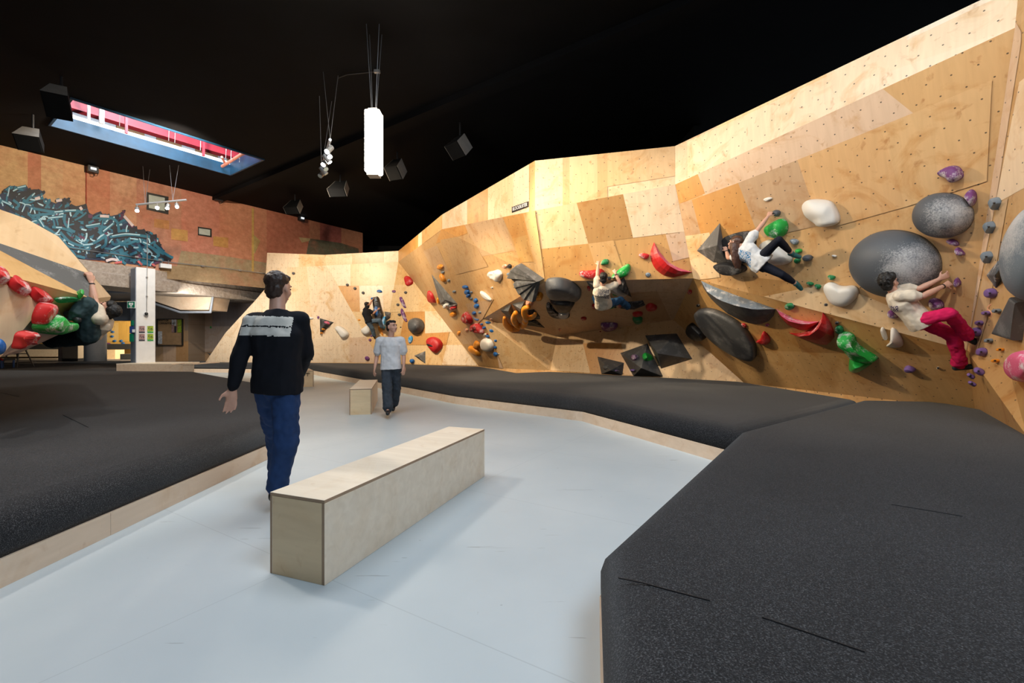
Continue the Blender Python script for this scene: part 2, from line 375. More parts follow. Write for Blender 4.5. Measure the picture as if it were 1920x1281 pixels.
W.facet(Facet(T2, T3, B2), [T2, T3, B3, B2], T_OR, [([(784, 436), (791, 430), (791, 462), (784, 466)], T_CR), ([(791, 430), (829, 400), (829, 432), (791, 462)], T_A)])
LB = [
    ([(747, 491), (790, 455), (850, 560), (800, 560)], (0.52, 0.32, 0.15)),
    ([(793, 471), (819, 460), (841, 508), (815, 512)], T_TAN),
    ([(828, 428), (876, 419), (876, 438), (817, 457)], T_OR),
    ([(871, 421), (942, 405), (965, 470), (897, 482)], (0.56, 0.36, 0.20)),
    ([(942, 407), (998, 394), (1000, 437), (961, 448)], T_OR),
    ([(961, 448), (1000, 437), (1012, 490), (975, 492)], (0.62, 0.35, 0.12)),
    ([(825, 450), (880, 440), (915, 500), (855, 515)], (0.53, 0.33, 0.16)),
    ([(980, 395), (1003, 393), (1022, 530), (1010, 532)], (0.62, 0.39, 0.18)),
    ([(873, 570), (950, 556), (905, 598), (893, 620)], T_TAN),
    ([(855, 632), (880, 605), (925, 645), (868, 645)], T_TAN),
    ([(868, 645), (925, 645), (950, 700), (895, 700)], T_DK),
    ([(928, 641), (934, 641), (946, 700), (938, 700)], T_PK)]
W.facet(FL, [B2, B3, C2, C1, F3, F2], (0.56, 0.34, 0.15), LB); W.facet(FLT, [B3, B4, C2], (0.56, 0.34, 0.15), LB)
TC = (0.62, 0.42, 0.25)
W.facet(FC2, [C1, C2, C5], TC)
W.facet(FC, [C2, C3, C4, C5], TC, [([(1170, 520), (1310, 515), (1290, 545), (1180, 549)], (0.66, 0.46, 0.30)), ([(1180, 549), (1232, 546), (1258, 600), (1200, 605)], (0.52, 0.30, 0.15))])
W.facet(FD1, [C1, C5, FM_, F3], (0.62, 0.42, 0.22), [([(942, 645), (963, 646), (976, 700), (947, 700)], T_BR), ([(963, 646), (1040, 648), (1034, 700), (976, 700)], T_LT)])
W.facet(FD2, [C5, C4, F5, FM_], (0.64, 0.42, 0.21), [([(1093, 644), (1164, 643), (1184, 710), (1109, 710)], T_OR), ([(1040, 630), (1093, 644), (1109, 710), (1031, 710)], T_LT)])
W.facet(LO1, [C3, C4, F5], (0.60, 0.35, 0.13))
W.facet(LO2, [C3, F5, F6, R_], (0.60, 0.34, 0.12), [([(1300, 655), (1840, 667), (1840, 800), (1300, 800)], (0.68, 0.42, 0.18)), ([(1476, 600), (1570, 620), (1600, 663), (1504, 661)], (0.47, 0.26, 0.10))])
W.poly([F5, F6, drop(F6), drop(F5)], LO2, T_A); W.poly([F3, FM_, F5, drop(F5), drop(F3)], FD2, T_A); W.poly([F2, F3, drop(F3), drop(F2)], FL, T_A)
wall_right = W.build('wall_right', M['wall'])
# wall at the right edge of the view
W = Wall()
T6b = ZP(2010, -80, 5.0); 
B_far = FB.at(2060, 100); RB2 = P(2060, 770, 4.35)
W.facet(FB, [P(1912, -35, T6.y), (2060, -60), (2060, 765), RB, R_, B6], (0.60, 0.37, 0.17), [
    ([(1911, 154), (1866, 384), (1925, 350), (1980, 320), (1980, 100)], T_CR),
    ([(1903, 40), (1915, 60), (1911, 154), (1866, 384), (1838, 560), (1815, 657), (1812, 657)], T_PK),
    ([(1835, 560), (1866, 384), (1890, 372), (1850, 600), (1830, 665), (1815, 660)], (0.62, 0.42, 0.24))])
F8 = V((4.3, 3.5, .4))
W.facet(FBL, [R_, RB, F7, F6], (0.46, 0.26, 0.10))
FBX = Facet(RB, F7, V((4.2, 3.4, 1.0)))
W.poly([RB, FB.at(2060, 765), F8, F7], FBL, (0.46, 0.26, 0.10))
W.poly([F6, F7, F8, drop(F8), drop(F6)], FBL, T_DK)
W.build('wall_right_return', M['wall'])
# back wall

G2 = P(714, 680.5, 18.6); FW2 = Facet(G2, B2, F2); K1b = P(612, 498, 19.0); K1 = P(608, 478, 19.0); FW2L = Facet(K1b, B2, G2)
GL = P(385, 679.3, 19.9); FW3 = Facet(K1b, G2, GL); K0b = FW3.at(499, 504); K0 = P(501, 474, K0b.y)
W = Wall()
W.facet(Facet(K1, T2, K1b), [K1, T2, B2, K1b], T_LT, [([(660, 470), (720, 470), (720, 500), (660, 500)], T_A), ([(720, 465), (747, 465), (747, 495), (720, 495)], T_LT)])
W.facet(Facet(K0, K1, K0b), [K0, K1, K1b, K0b], T_LT, [([(501, 470), (560, 470), (560, 505), (499, 505)], T_CR)])
W2B = [
    ([(634, 536), (673, 535), (675, 585), (657, 584)], T_OR), ([(674, 535), (718, 534), (719, 586), (675, 584)], T_CR),
    ([(612, 498), (657, 496), (657, 536), (634, 536)], T_CR), ([(657, 492), (747, 491), (775, 535), (657, 536)], (0.74, 0.48, 0.22)),
    ([(760, 584), (796, 584), (797, 626), (751, 628)], T_OR), ([(797, 584), (830, 583), (855, 622), (797, 626)], T_CR),
    ([(751, 628), (855, 622), (862, 647), (837, 647), (825, 700), (776, 700)], T_OR), ([(837, 647), (866, 647), (905, 700), (825, 700)], T_CR),
    ([(655, 634), (751, 628), (776, 700), (700, 700)], (0.70, 0.44, 0.19)), ([(719, 534), (775, 535), (800, 584), (719, 586)], (0.76, 0.53, 0.28))]
W.facet(FW2, [B2, F2, G2], (0.74, 0.50, 0.25), W2B); W.facet(FW2L, [K1b, B2, G2], (0.74, 0.50, 0.25), W2B)
W.facet(FW3, [K0b, K1b, G2, GL, (423, 624), (480, 562), (496, 543)], T_CR, [
    ([(612, 636), (720, 630), (720, 690), (612, 690)], T_PK), ([(538, 500), (575, 500), (590, 640), (538, 640)], (0.78, 0.57, 0.36)), ([(575, 636), (655, 634), (655, 700), (575, 700)], (0.78, 0.60, 0.42))])
W.poly([GL, G2, F2, drop(F2), drop(G2), drop(GL)], FW2, T_A)
W.build('wall_back', M['wall'])
# floor, ceiling, black end wall
def quadobj(name, pts, mat, kind='structure'):
    o = mk(name, pts, [tuple(range(len(pts)))], mat, origin=(0, 0, 0))
    if kind: o['kind'] = kind
    return o
quadobj('floor', [(-40, -6, 0), (14, -6, 0), (14, 40, 0), (-40, 40, 0)], M['floor'])
S1 = V((-10.3, 10.67, 7)); dd = V((.578, .816, 0)); ww = V((-.816, .578, 0))
def sk(a, b_, z=7.0): p = S1 + dd * a + ww * b_; return V((p.x, p.y, z))
cv = [sk(-40, -40), sk(45, -40), sk(45, 40), sk(-40, 40), sk(0, 0), sk(4.33, 0), sk(4.33, 2.2), sk(0, 2.2)]
o = mk('ceiling', cv, [(0, 1, 5, 4), (1, 2, 6, 5), (2, 3, 7, 6), (3, 0, 4, 7)], M['ceil'], origin=(0, 0, 0)); o['kind'] = 'structure'
b_ = MB(); b_.box((-4, 27.2, 3.5), (18, .2, 7)); b_.box((4.9, 19.5, 3.5), (.2, 15, 7)); b_.box((-34, 10, 3.5), (.2, 34, 7))
o = b_.build('wall_end', M['black']); o['kind'] = 'structure'
# ceiling beams
b_ = MB()
for q in (5.2,):
    b_.box(sk(q, 0, 6.93), (0.35, 60, 0.14), rot=math.atan2(ww.y, ww.x) - math.pi / 2)
o = b_.build('trim_1', M['ceil']); o['kind'] = 'structure'

# ------------------------------------------------------------------ crash mats with kerbs
def inset(poly, d):
    n = len(poly); out = []
    area = sum(poly[i][0] * poly[(i + 1) % n][1] - poly[(i + 1) % n][0] * poly[i][1] for i in range(n))
    s = 1 if area > 0 else -1
    for i in range(n):
        a, b, c = V(poly[i - 1]).to_2d(), V(poly[i]).to_2d(), V(poly[(i + 1) % n]).to_2d()
        e1, e2 = (b - a).normalized(), (c - b).normalized()
        n1, n2 = V((-e1.y, e1.x)) * s, V((-e2.y, e2.x)) * s
        m = (n1 + n2); m = m / max(m.length_squared, 0.3) * 2 if m.length > 1e-6 else n1
        out.append((b + m * d).to_tuple())
    return out
def matobj(name, poly, label, base=.13, top=.4, mat=None, cat='mat'):
    prof = [(0.03, base), (0.0, base + .01), (-0.02, base + .06), (-0.02, base + .13), (0.0, base + .19), (0.04, base + .235), (0.09, top - .012), (0.16, top)]
    prof = [(a, base + (z - base) * (top - base) / .27 if top - base < .26 else z) for a, z in prof]
    rings = [[V((x, y, z)) for x, y in inset(poly, a)] for a, z in prof]
    b = MB(); b.loft(rings)
    # raised weld seams
    o = b.build(name, mat or M['carpet'], smooth=False)
    for p in o.data.polygons: p.use_smooth = abs(p.normal.z) < 0.999 and len(p.vertices) == 4
    return tag(o, label, cat)
def seam(parent, pts, z=.402):
    b = MB(); b.tube([ZP(x, y, z) for x, y in pts], .0025, 6); b.build('seam', M['dark'], parent)
ncount = [1]
def kerb(pts, h=.15, t=.03):
    ncount[0] += 1
    b = MB()
    for a, c in zip(pts[:-1], pts[1:]):
        a, c = V((a[0], a[1], 0)), V((c[0], c[1], 0)); L = (c - a).length; k = max(1, round(L / 2.4))
        for i in range(k):
            p, q = a + (c - a) * (i / k), a + (c - a) * ((i + 1) / k)
            mid = (p + q) / 2; ang = math.atan2(c.y - a.y, c.x - a.x)
            b.box((mid.x, mid.y, h / 2), ((q - p).length - .003, t, h), rot=ang)
    o = b.build('trim_%d' % ncount[0], M['kerb']); o['kind'] = 'structure'; return o
KI = (2.33, 4.68); SW = (5.40, 7.1)
right_near = [(0.42, 2.05), KI, SW, (6.5, 6.9), (6.3, 5.8), (5.4, 4.5), (5.4, -4.5), (-0.6, -4.5), (-0.6, -1.2), (0.25, 1.1)]
right_far = [KI, (1.17, 7.42), (-1.17, 9.5), (-8.4, 18.65), (-20, 19.9), (-20, 21.3), (-9, 21.3), (-5.0, 19.9), (-1.0, 16.3), (0.2, 13.2), (2.2, 14.4), (5.2, 10.6), SW]
mrn = matobj('crash_mat', right_near, 'near charcoal carpeted crash mat filling the right foreground', cat='crash mat')
matobj('crash_mat', right_far, 'long charcoal crash mat running under the climbing wall towards the back', cat='crash mat')
left = [(-2.72, -4), (-2.72, 5.4), (-5.3, 9.78), (-9.5, 13.7), (-20, 15.0), (-20, -4)]
mlf = matobj('crash_mat', left, 'wide dark crash mat filling the left side behind its plywood kerb', cat='crash mat')
seam(mrn, [(1160, 1084), (1200, 1092), (1260, 1108), (1330, 1126)]); seam(mrn, [(1430, 1158), (1520, 1188), (1620, 1222)]); seam(mrn, [(1672, 946), (1740, 957), (1804, 968)])
seam(mlf, [(118, 778), (165, 801)]); seam(mlf, [(0, 736), (36, 744)])
kerb([(-2.72 + .015, -4), (-2.72 + .015, 5.4), (-5.3, 9.80), (-9.5, 13.75)])
def k2(pts): return kerb(pts)
k2([(-.615, -4.5), (-0.615, -1.2), (.235, 1.1), (0.41, 2.05), (2.325, 4.69), (1.16, 7.41), (-1.18, 9.49), (-8.4, 18.63), (-20, 19.88)])
# ------------------------------------------------------------------ plywood benches
def bench(c0, c1, c2, h, label, tagmark=False):
    """c0 near left, c1 near right, c2 far right corners on the floor"""
    c0, c1, c2 = V(c0), V(c1), V(c2); wv = c0 - c1; lv = c2 - c1; o3 = c1 + (wv + lv) / 2; o3.z = 0
    ang = math.atan2(lv.y, lv.x); L, Wd = lv.length, wv.length; t = .018
    Rm = Matrix.Rotation(ang, 3, 'Z')
    g = lambda x, y, z: o3 + Rm @ V((x, y, z))
    root = empty('plywood_bench', (o3.x, o3.y, 0), label, 'bench', 'plywood box benches')
    for nm, c, d, mt in (('top_panel', (0, 0, h - t / 2), (L, Wd, t), 'bench'), ('side_panel', (0, Wd / 2 - t / 2, (h - t) / 2), (L, t, h - t), 'bench'),
                         ('side_panel', (0, -Wd / 2 + t / 2, (h - t) / 2), (L, t, h - t), 'bench'),
                         ('end_panel', (-L / 2 + t / 2, 0, (h - t) / 2), (t, Wd - 2 * t, h - t), 'benchend'), ('end_panel', (L / 2 - t / 2, 0, (h - t) / 2), (t, Wd - 2 * t, h - t), 'benchend')):
        b = MB(); b.box((0, 0, 0), d)
        o = fixn(mk(nm, b.v, b.f, None, root, origin=(0, 0, 0), mats=[M[mt], M['plyedge']]))
        big = sorted(d)[1] * sorted(d)[2] * .9
        for p in o.data.polygons: p.material_index = 0 if p.area > big else 1
        o.location = Rm @ V(c); o.rotation_euler = (0, 0, ang)
        bevel(o, .0015, 1)
    return root, g, L, Wd
bench(P(508, 1072, 2.56).xy.to_3d(), P(607, 1092, 2.413).xy.to_3d(), P(908, 885, 4.38).xy.to_3d(), .455, 'long pale plywood box bench in the foreground on the grey floor')
b2 = ZP(655, 778.5, 0).xy.to_3d(); b2r = ZP(697, 777, 0).xy.to_3d(); b2f = ZP(620, 752, 0).xy.to_3d()
wv = (b2r - b2); lv = (b2f - b2); lv = lv - wv * (lv.dot(wv) / wv.length_squared)
bench(b2, b2r, b2r + lv.normalized() * 1.95, .46, 'shorter plywood box bench standing left of the man in the white t-shirt')
b3 = ZP(563.5, 726, 0).xy.to_3d(); b3r = ZP(588, 725.5, 0).xy.to_3d(); b3f = ZP(556, 721, 0).xy.to_3d()
rt, g3, L3, W3 = bench(b3, b3r, b3r + V((-.62, 1.1, 0)), .46, 'small orange-toned plywood box half hidden behind the man in black')
fr = MB()
for k, (x, wd) in enumerate(((.0, .12), (-.012, .09), (-.024, .12))):
    fr.box((0, 0, 0), (.001, .001, .001))
mid = (b3 + b3r) / 2; nrm = V((0, -1, 0))
lb = MB()
lb.box((mid.x + .02, mid.y - .012, .40), (.12, .006, .012)); lb.box((mid.x + .02, mid.y - .012, .375), (.14, .006, .012)); lb.box((mid.x + .02, mid.y - .012, .33), (.012, .006, .05))
lb.build('printed_mark', M['dark'], rt)
# step box under the white column
def cbox(name, c, d, mat, label, cat, rot=0, parent=None):
    b = MB(); b.box(c, d, rot); o = b.build(name, mat, parent); bevel(o, .004, 1); return tag(o, label, cat)
root = empty('plinth_box', (-11.37, 14.0, 0), 'low pale plywood plinth wrapped around the foot of the white column', 'plinth')
x0, x1 = P(218, 0, 14.45).x, P(363, 0, 14.45).x
b_ = MB(); b_.box(((x0 + x1) / 2 - .35, 15.1, .58), (x1 - x0 - .7, 1.3, .03)); b_.build('top_panel', M['bench'], root)
b_ = MB(); b_.box(((x0 + x1) / 2 - .18, 14.46, .285), (x1 - x0 - .37, .02, .57)); b_.build('front_panel', M['kerb'], root)
b_ = MB(); b_.box((x1 - .18, 14.47, .285), (.355, .02, .57)); b_.box((x1 - .18, 15.1, .575), (.355, 1.3, .02)); b_.build('end_panel', M['kerb'], root)
# ------------------------------------------------------------------ left climbing prow
pa = P(-60, 372, 4.7); pb = P(49, 410, 5.0); pc = P(110, 444, 5.2); pd = P(169, 514, 5.3); pt = P(208, 556, 5.7)
pt2 = P(200, 584, 5.75); pu = P(176, 560, 5.15)
qa = P(-60, 436, 4.3); qb = P(-60, 438, 4.28); qd = P(166, 558, 5.05)
rA = P(101, 568, 4.75); rB = P(83, 571, 4.55); rC = P(-60, 497, 3.9); rD = P(2, 669, 4.2); rE = P(37, 662, 4.5); rF = P(118, 624, 5.1); rG = P(150, 607, 5.5)
def ext(p, q, k): return p + (q - p) * k
rX = P(-60, 700, 3.6)
TL_ = (0.74, 0.50, 0.27)
W = Wall()
def poly3(W_, pts, tint): W_.poly(pts, Facet(pts[0], pts[1], pts[2]), tint)
poly3(W, [pa, pb, pc, pd, qa], (0.76, 0.53, 0.31))
poly3(W, [pd, pt, pu], (0.72, 0.52, 0.34))
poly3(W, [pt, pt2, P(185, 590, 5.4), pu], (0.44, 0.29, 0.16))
poly3(W, [qb, qd, rA, rB, rC], (0.66, 0.41, 0.18))
poly3(W, [rC, rB, rD, rX], (0.78, 0.58, 0.37))
poly3(W, [rA, qd, P(150, 590, 5.3), P(120, 600, 5.1)], (0.50, 0.30, 0.13))
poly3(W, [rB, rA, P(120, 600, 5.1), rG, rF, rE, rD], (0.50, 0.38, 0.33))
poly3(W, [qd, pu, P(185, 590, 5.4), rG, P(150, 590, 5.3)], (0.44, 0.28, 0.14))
DX = V((-1.7, -.35, -.12))
for s_, e_, t_ in ((pa, qa, (0.76, 0.53, 0.31)), (qb, rC, (0.66, 0.41, 0.18)), (rC, rX, (0.78, 0.58, 0.37))): poly3(W, [s_, e_, e_ + DX, s_ + DX], t_)
bt = [pa + DX + V((0, 3.0, 0)), P(160, 520, 7.6), P(160, 600, 7.4), P(60, 650, 7.2), rX + DX + V((-2.6, 2.4, .5))]
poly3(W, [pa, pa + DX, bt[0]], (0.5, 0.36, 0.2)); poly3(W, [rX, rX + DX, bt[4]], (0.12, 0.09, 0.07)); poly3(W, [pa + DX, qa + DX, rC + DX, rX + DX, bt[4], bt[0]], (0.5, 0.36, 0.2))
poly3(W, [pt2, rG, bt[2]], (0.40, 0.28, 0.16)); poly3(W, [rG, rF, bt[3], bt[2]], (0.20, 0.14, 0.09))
poly3(W, [rF, rE, rD, rX, bt[4], bt[3]], (0.12, 0.09, 0.07))  # near-black underside tints put the shade beneath the prow into the colour
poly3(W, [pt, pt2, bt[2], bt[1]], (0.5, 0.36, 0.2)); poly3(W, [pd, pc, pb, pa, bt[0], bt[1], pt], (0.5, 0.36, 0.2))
FLW = Facet(rC, rB, rD); FLT = Facet(qb, qd, rA); FLB = Facet(rB, rF, rD)
mp_ = W
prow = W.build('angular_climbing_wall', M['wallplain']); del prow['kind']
tag(prow, 'angular overhanging plywood climbing wall jutting in from the left edge', 'climbing wall')
# grey textured strip set into the prow
M['texgrey'] = holdmat('grey_textured_wood', (0.115, 0.112, 0.108), 0.22, 0.85, 2.0, cs=5.0)
M['texblack'] = holdmat('black_textured_wood', (0.012, 0.012, 0.014), 0.18, 0.75, 5.0, cs=6.0)
b_ = MB(); nn = Facet(qa, pd, qd).n
o = None
DXv = DX
o = mk('grey_strip', [qa, pd, qd, qb, qa - nn * .02, pd - nn * .02, qd - nn * .02, qb - nn * .02], [(0, 1, 2, 3), (4, 7, 6, 5), (0, 4, 5, 1), (1, 5, 6, 2), (2, 6, 7, 3), (3, 7, 4, 0)], M['texgrey'])
fixn(o); wl = WLOC[o.name]; o.parent = prow; o.location = wl; o['label'] = 'dark grey textured strip'
# post that carries the prow
cbox('support_frame', (-7.0, 5.5, 0.9), (0.12, 1.2, 1.0), M['dark'], 'dark steel frame under the left climbing wall', 'frame')
# ------------------------------------------------------------------ side wall with the mural, beam, column
def LW(Y): return -14.85 + .655 * (Y - 13.2)
wa, wb = V((LW(6), 6, 3.6)), V((LW(23.9), 23.9, 3.6)); FW = Facet(wa, wb, wb + V((0, 0, 3.4)))
W = Wall()
T1_, T2_, T3_, T4_ = (0.52, 0.30, 0.15), (0.50, 0.22, 0.13), (0.45, 0.22, 0.15), (0.33, 0.25, 0.15)
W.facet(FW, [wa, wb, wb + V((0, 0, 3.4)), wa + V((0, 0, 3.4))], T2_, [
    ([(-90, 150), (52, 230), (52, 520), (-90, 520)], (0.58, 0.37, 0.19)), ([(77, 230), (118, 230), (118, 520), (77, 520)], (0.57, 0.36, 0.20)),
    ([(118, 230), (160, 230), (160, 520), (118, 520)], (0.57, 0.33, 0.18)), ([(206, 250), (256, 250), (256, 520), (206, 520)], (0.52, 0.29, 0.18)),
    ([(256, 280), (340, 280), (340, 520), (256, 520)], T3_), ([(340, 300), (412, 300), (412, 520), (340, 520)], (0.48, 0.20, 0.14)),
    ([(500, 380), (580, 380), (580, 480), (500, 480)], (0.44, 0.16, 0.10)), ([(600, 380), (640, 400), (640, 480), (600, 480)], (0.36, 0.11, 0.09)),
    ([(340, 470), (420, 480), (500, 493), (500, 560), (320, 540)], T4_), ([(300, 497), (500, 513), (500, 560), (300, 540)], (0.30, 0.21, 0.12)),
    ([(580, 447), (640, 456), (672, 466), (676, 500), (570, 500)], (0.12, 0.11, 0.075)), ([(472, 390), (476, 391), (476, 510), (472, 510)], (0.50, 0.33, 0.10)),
    ([(476, 440), (488, 452), (478, 475), (476, 475)], (0.40, 0.30, 0.12)), ([(560, 445), (582, 447), (580, 452), (566, 455)], (0.45, 0.33, 0.17)),
    ([(321, 428), (352, 432), (352, 453), (321, 449)], (0.50, 0.29, 0.10)), ([(400, 443), (428, 446), (428, 465), (400, 461)], (0.46, 0.25, 0.08)), ([(289, 410), (317, 414), (317, 430), (289, 426)], (0.45, 0.22, 0.09)),
    ([(161, 200), (162.4, 200), (162.4, 400), (161, 400)], (0.28, 0.03, 0.02))])
W.poly([wa + V((0, 0, 3.4)), wb + V((0, 0, 3.4)), wb + V((-.3, .2, 3.4)), wa + V((-.3, .2, 3.4))], Facet(wa, wb, wa + V((0, 0, 1))), T2_)
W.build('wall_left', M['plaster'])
# mural: layered paint strokes
rnd = random.Random(7)
GP = [(-40, 170), (0, 188), (60, 130), (110, 98), (190, 110), (262, 92), (300, 150), (400, 140), (445, 160), (400, 220), (480, 245), (560, 275), (650, 215), (690, 260), (700, 300), (800, 350), (862, 292), (885, 350), (905, 400), (960, 370), (1008, 352), (1030, 390), (1110, 400), (1180, 385), (1243, 345), (1235, 450), (1305, 450), (1290, 480), (1350, 500), (1350, 540), (1500, 555), (1560, 605), (1600, 680), (1660, 780), (1725, 825), (1560, 880), (1520, 905), (1300, 880), (1100, 850), (760, 830), (400, 600), (0, 330), (-40, 330)]
GP = [(x / 5.333, 330 + y / 5.333) for x, y in GP]
def inpoly(x, y, q):
    c = False
    for i in range(len(q)):
        (x1, y1), (x2, y2) = q[i], q[i - 1]
        if (y1 > y) != (y2 > y) and x < (x2 - x1) * (y - y1) / (y2 - y1) + x1: c = not c
    return c
cols = [(0.006, 0.008, 0.015), (0.008, 0.02, 0.06), (0.01, 0.06, 0.12), (0.015, 0.14, 0.21), (0.36, 0.56, 0.64), (0.09, 0.02, 0.06), (0.55, 0.12, 0.12), (0.6, 0.5, 0.5)]
gm = [simple('spray_paint_' + n, c, 0.6, var=.1) for n, c in zip(('black', 'navy', 'blue', 'teal', 'pale_blue', 'plum', 'red', 'white'), cols)]
gv, gf, gi = [], [], []
def stroke(pts, wd, ci, h):
    n = len(pts)
    for i, (x, y) in enumerate(pts):
        a, c = pts[max(0, i - 1)], pts[min(n - 1, i + 1)]; dx, dy = c[0] - a[0], c[1] - a[1]; L = math.hypot(dx, dy) or 1
        gv.append(FW.at(x - dy / L * wd / 2, y + dx / L * wd / 2, h)); gv.append(FW.at(x + dy / L * wd / 2, y - dx / L * wd / 2, h))
    b = len(gv) - 2 * n
    for i in range(n - 1): gf.append((b + 2 * i, b + 2 * i + 1, b + 2 * i + 3, b + 2 * i + 2)); gi.append(ci)
b = len(gv)
for x, y in GP: gv.append(FW.at(x, y, .03))
gf.append(tuple(range(b, b + len(GP)))); gi.append(1)
def flow(x, y): return -0.5 + 1.1 * math.sin(x * .055 + y * .03) + 0.5 * math.sin(y * .11 + x * .02) + (rnd.random() - .5) * .9 + (1.4 if rnd.random() < .25 else 0)
hh = .032
for ci, cnt, wmin, wmax, lmin, lmax in ((0, 90, 7, 12, 18, 44), (2, 70, 4, 8, 12, 34), (3, 70, 3.5, 6, 14, 40), (0, 75, 4, 8, 14, 36), (5, 22, 4, 8, 8, 16), (3, 46, 2.5, 4, 10, 30), (4, 70, 2.0, 3.4, 6, 20)):
    for _ in range(cnt):
        for t in range(60):
            x, y = rnd.uniform(0, 325), rnd.uniform(340, 500)
            if inpoly(x, y, GP): break
        a = flow(x, y); L = rnd.uniform(lmin, lmax); cu = rnd.uniform(-1.2, 1.2) / max(L, 8); pts = []
        for i in range(7):
            if not inpoly(x, y, GP) and i > 1: break
            pts.append((x, y)); x += math.cos(a) * L / 6; y += math.sin(a) * L / 6; a += cu * L / 6
        hh += .00005
        if len(pts) > 1: stroke(pts, rnd.uniform(wmin, wmax), ci, hh)
def tr(ci, wd, *lines):
    global hh
    for l in lines:
        hh += .0002; p = [(l[i] / 5.333, 330 + l[i + 1] / 5.333) for i in range(0, len(l), 2)]; q = []
        for i in range(len(p) - 1):
            for k in range(4): t = k / 4; q.append((p[i][0] * (1 - t) + p[i + 1][0] * t, p[i][1] * (1 - t) + p[i + 1][1] * t))
        q.append(p[-1])
        for _ in range(2): q = [q[0]] + [((q[i - 1][0] + q[i][0] * 2 + q[i + 1][0]) / 4, (q[i - 1][1] + q[i][1] * 2 + q[i + 1][1]) / 4) for i in range(1, len(q) - 1)] + [q[-1]]
        stroke(q, wd, ci, hh)
tr(0, 9, (130, 300, 200, 200, 330, 155, 400, 160), (620, 560, 700, 640, 800, 700), (1100, 610, 1250, 580, 1480, 610), (860, 420, 860, 520, 1000, 470), (700, 300, 760, 330, 870, 300), (1130, 470, 1160, 560, 1150, 590), (350, 280, 420, 350, 560, 350), (1010, 640, 1040, 720, 900, 760), (1480, 690, 1560, 770, 1700, 830), (240, 250, 330, 180, 400, 150))
tr(3, 5, (170, 120, 260, 100), (100, 125, 130, 110), (230, 235, 270, 260, 280, 230, 340, 180), (130, 240, 200, 290, 150, 330), (0, 240, 70, 270, 130, 310), (300, 320, 440, 345, 560, 365, 640, 350, 780, 345, 830, 375), (310, 400, 450, 385, 540, 375), (380, 420, 430, 500, 530, 560), (480, 420, 630, 405),
   (520, 510, 620, 520, 720, 560), (650, 380, 640, 470, 700, 540, 750, 560), (600, 560, 690, 660, 800, 700, 900, 690, 1000, 640, 1060, 590), (590, 600, 640, 690, 760, 730, 900, 740), (860, 490, 880, 515, 1000, 490), (1040, 480, 1100, 410, 1180, 460, 1190, 560), (1030, 560, 1140, 470), (1060, 600, 1060, 690, 1010, 720),
   (1100, 610, 1290, 580, 1500, 610), (1120, 650, 1130, 690, 1260, 690, 1380, 640), (1120, 740, 1200, 690, 1310, 620), (1420, 660, 1520, 720, 1640, 780), (1540, 680, 1650, 780, 1730, 820), (1390, 690, 1440, 790, 1500, 830), (1100, 760, 1200, 790, 1240, 830), (1300, 790, 1370, 760), (1500, 700, 1600, 790, 1560, 810), (770, 800, 850, 820), (960, 800, 1080, 790), (1200, 840, 1260, 880), (1400, 860, 1500, 890))
tr(4, 2.2, (175, 118, 260, 100), (20, 250, 110, 290), (220, 360, 250, 290), (300, 370, 320, 320), (480, 422, 630, 405), (545, 360, 630, 352), (390, 430, 440, 510), (690, 420, 680, 520), (650, 345, 760, 342), (830, 690, 930, 680), (680, 670, 740, 700), (1030, 555, 1130, 475), (1110, 735, 1200, 695), (1040, 480, 1060, 470), (1300, 625, 1380, 635), (1120, 600, 1250, 575, 1400, 590), (1430, 660, 1500, 690), (1240, 700, 1260, 740), (950, 720, 1010, 690), (1510, 790, 1560, 810), (860, 500, 1000, 475), (1060, 460, 1080, 440), (320, 200, 350, 170), (560, 515, 620, 515))
tr(7, 5, (1060, 850, 1120, 830, 1180, 845), (1240, 400, 1330, 500), (560, 250, 620, 240), (1000, 400, 1090, 405), (800, 310, 820, 340), (350, 230, 400, 215))
tr(6, 4, (1150, 870, 1220, 860), (1380, 850, 1420, 890), (1520, 880, 1550, 900))
o = mk('wall_graffiti', gv, gf, None, mats=gm, fmat=gi); tag(o, 'large blue, teal and black graffiti piece sprayed across the red side wall', 'graffiti')
# beam along the side wall
def BM(Y): return P(270, 0, 15.8).x + .305 * (Y - 15.8)
b_ = MB(); zt, zb = 3.85, 3.11
ya, yb = 9.0, 21.2
pr = lambda Y, off, z: V((BM(Y) - off * .957, Y + off * .29, z))
b_.loft([[pr(Y, 0, zb), pr(Y, 0, zt - .35), pr(Y, .06, zt - .3), pr(Y, .06, zt), pr(Y, 1.6, zt), pr(Y, 1.6, zb), pr(Y, .3, zb)] for Y in (ya, 15, yb)])
o = b_.build('trim_20', M['concrete']); o['kind'] = 'structure'
# column
root = empty('white_column', (P(269, 0, 15).x, 15.3, 0), 'square white column with posters and a camera under the concrete beam', 'column')
ca = P(255.5, 0, 15).xy.to_3d(); fd = V((.548, .837, 0)); fn = V((.837, -.548, 0))
FCO = Facet(ca, ca + fd, ca + V((0, 0, 1)))
b_ = MB(); b_.loft([[ca + V((0, 0, z)), ca + fd * .52 + V((0, 0, z)), ca + fd * .52 - fn * .42 + V((0, 0, z)), ca - fn * .42 + V((0, 0, z))] for z in (.1, 3.76)]); b_.build('shaft', M['white'], root)
b_ = MB(); b_.loft([[ca - fd * .02 - fn * .01 + V((0, 0, z)), ca - fd * .0 - fn * .01 + V((0, 0, z)), ca - fn * .43 + V((0, 0, z)), ca - fn * .43 - fd * .02 + V((0, 0, z))] for z in (.1, 3.72)]); b_.build('grey_side', M['greypaint'], root)
pm = [simple('poster_' + n, c, .5, var=.5, scale=18) for n, c in (('pink', (.35, .22, .22)), ('lime', (.30, .42, .03)), ('green', (.03, .30, .06)), ('white', (.6, .62, .66)), ('dark', (.03, .03, .05)))]
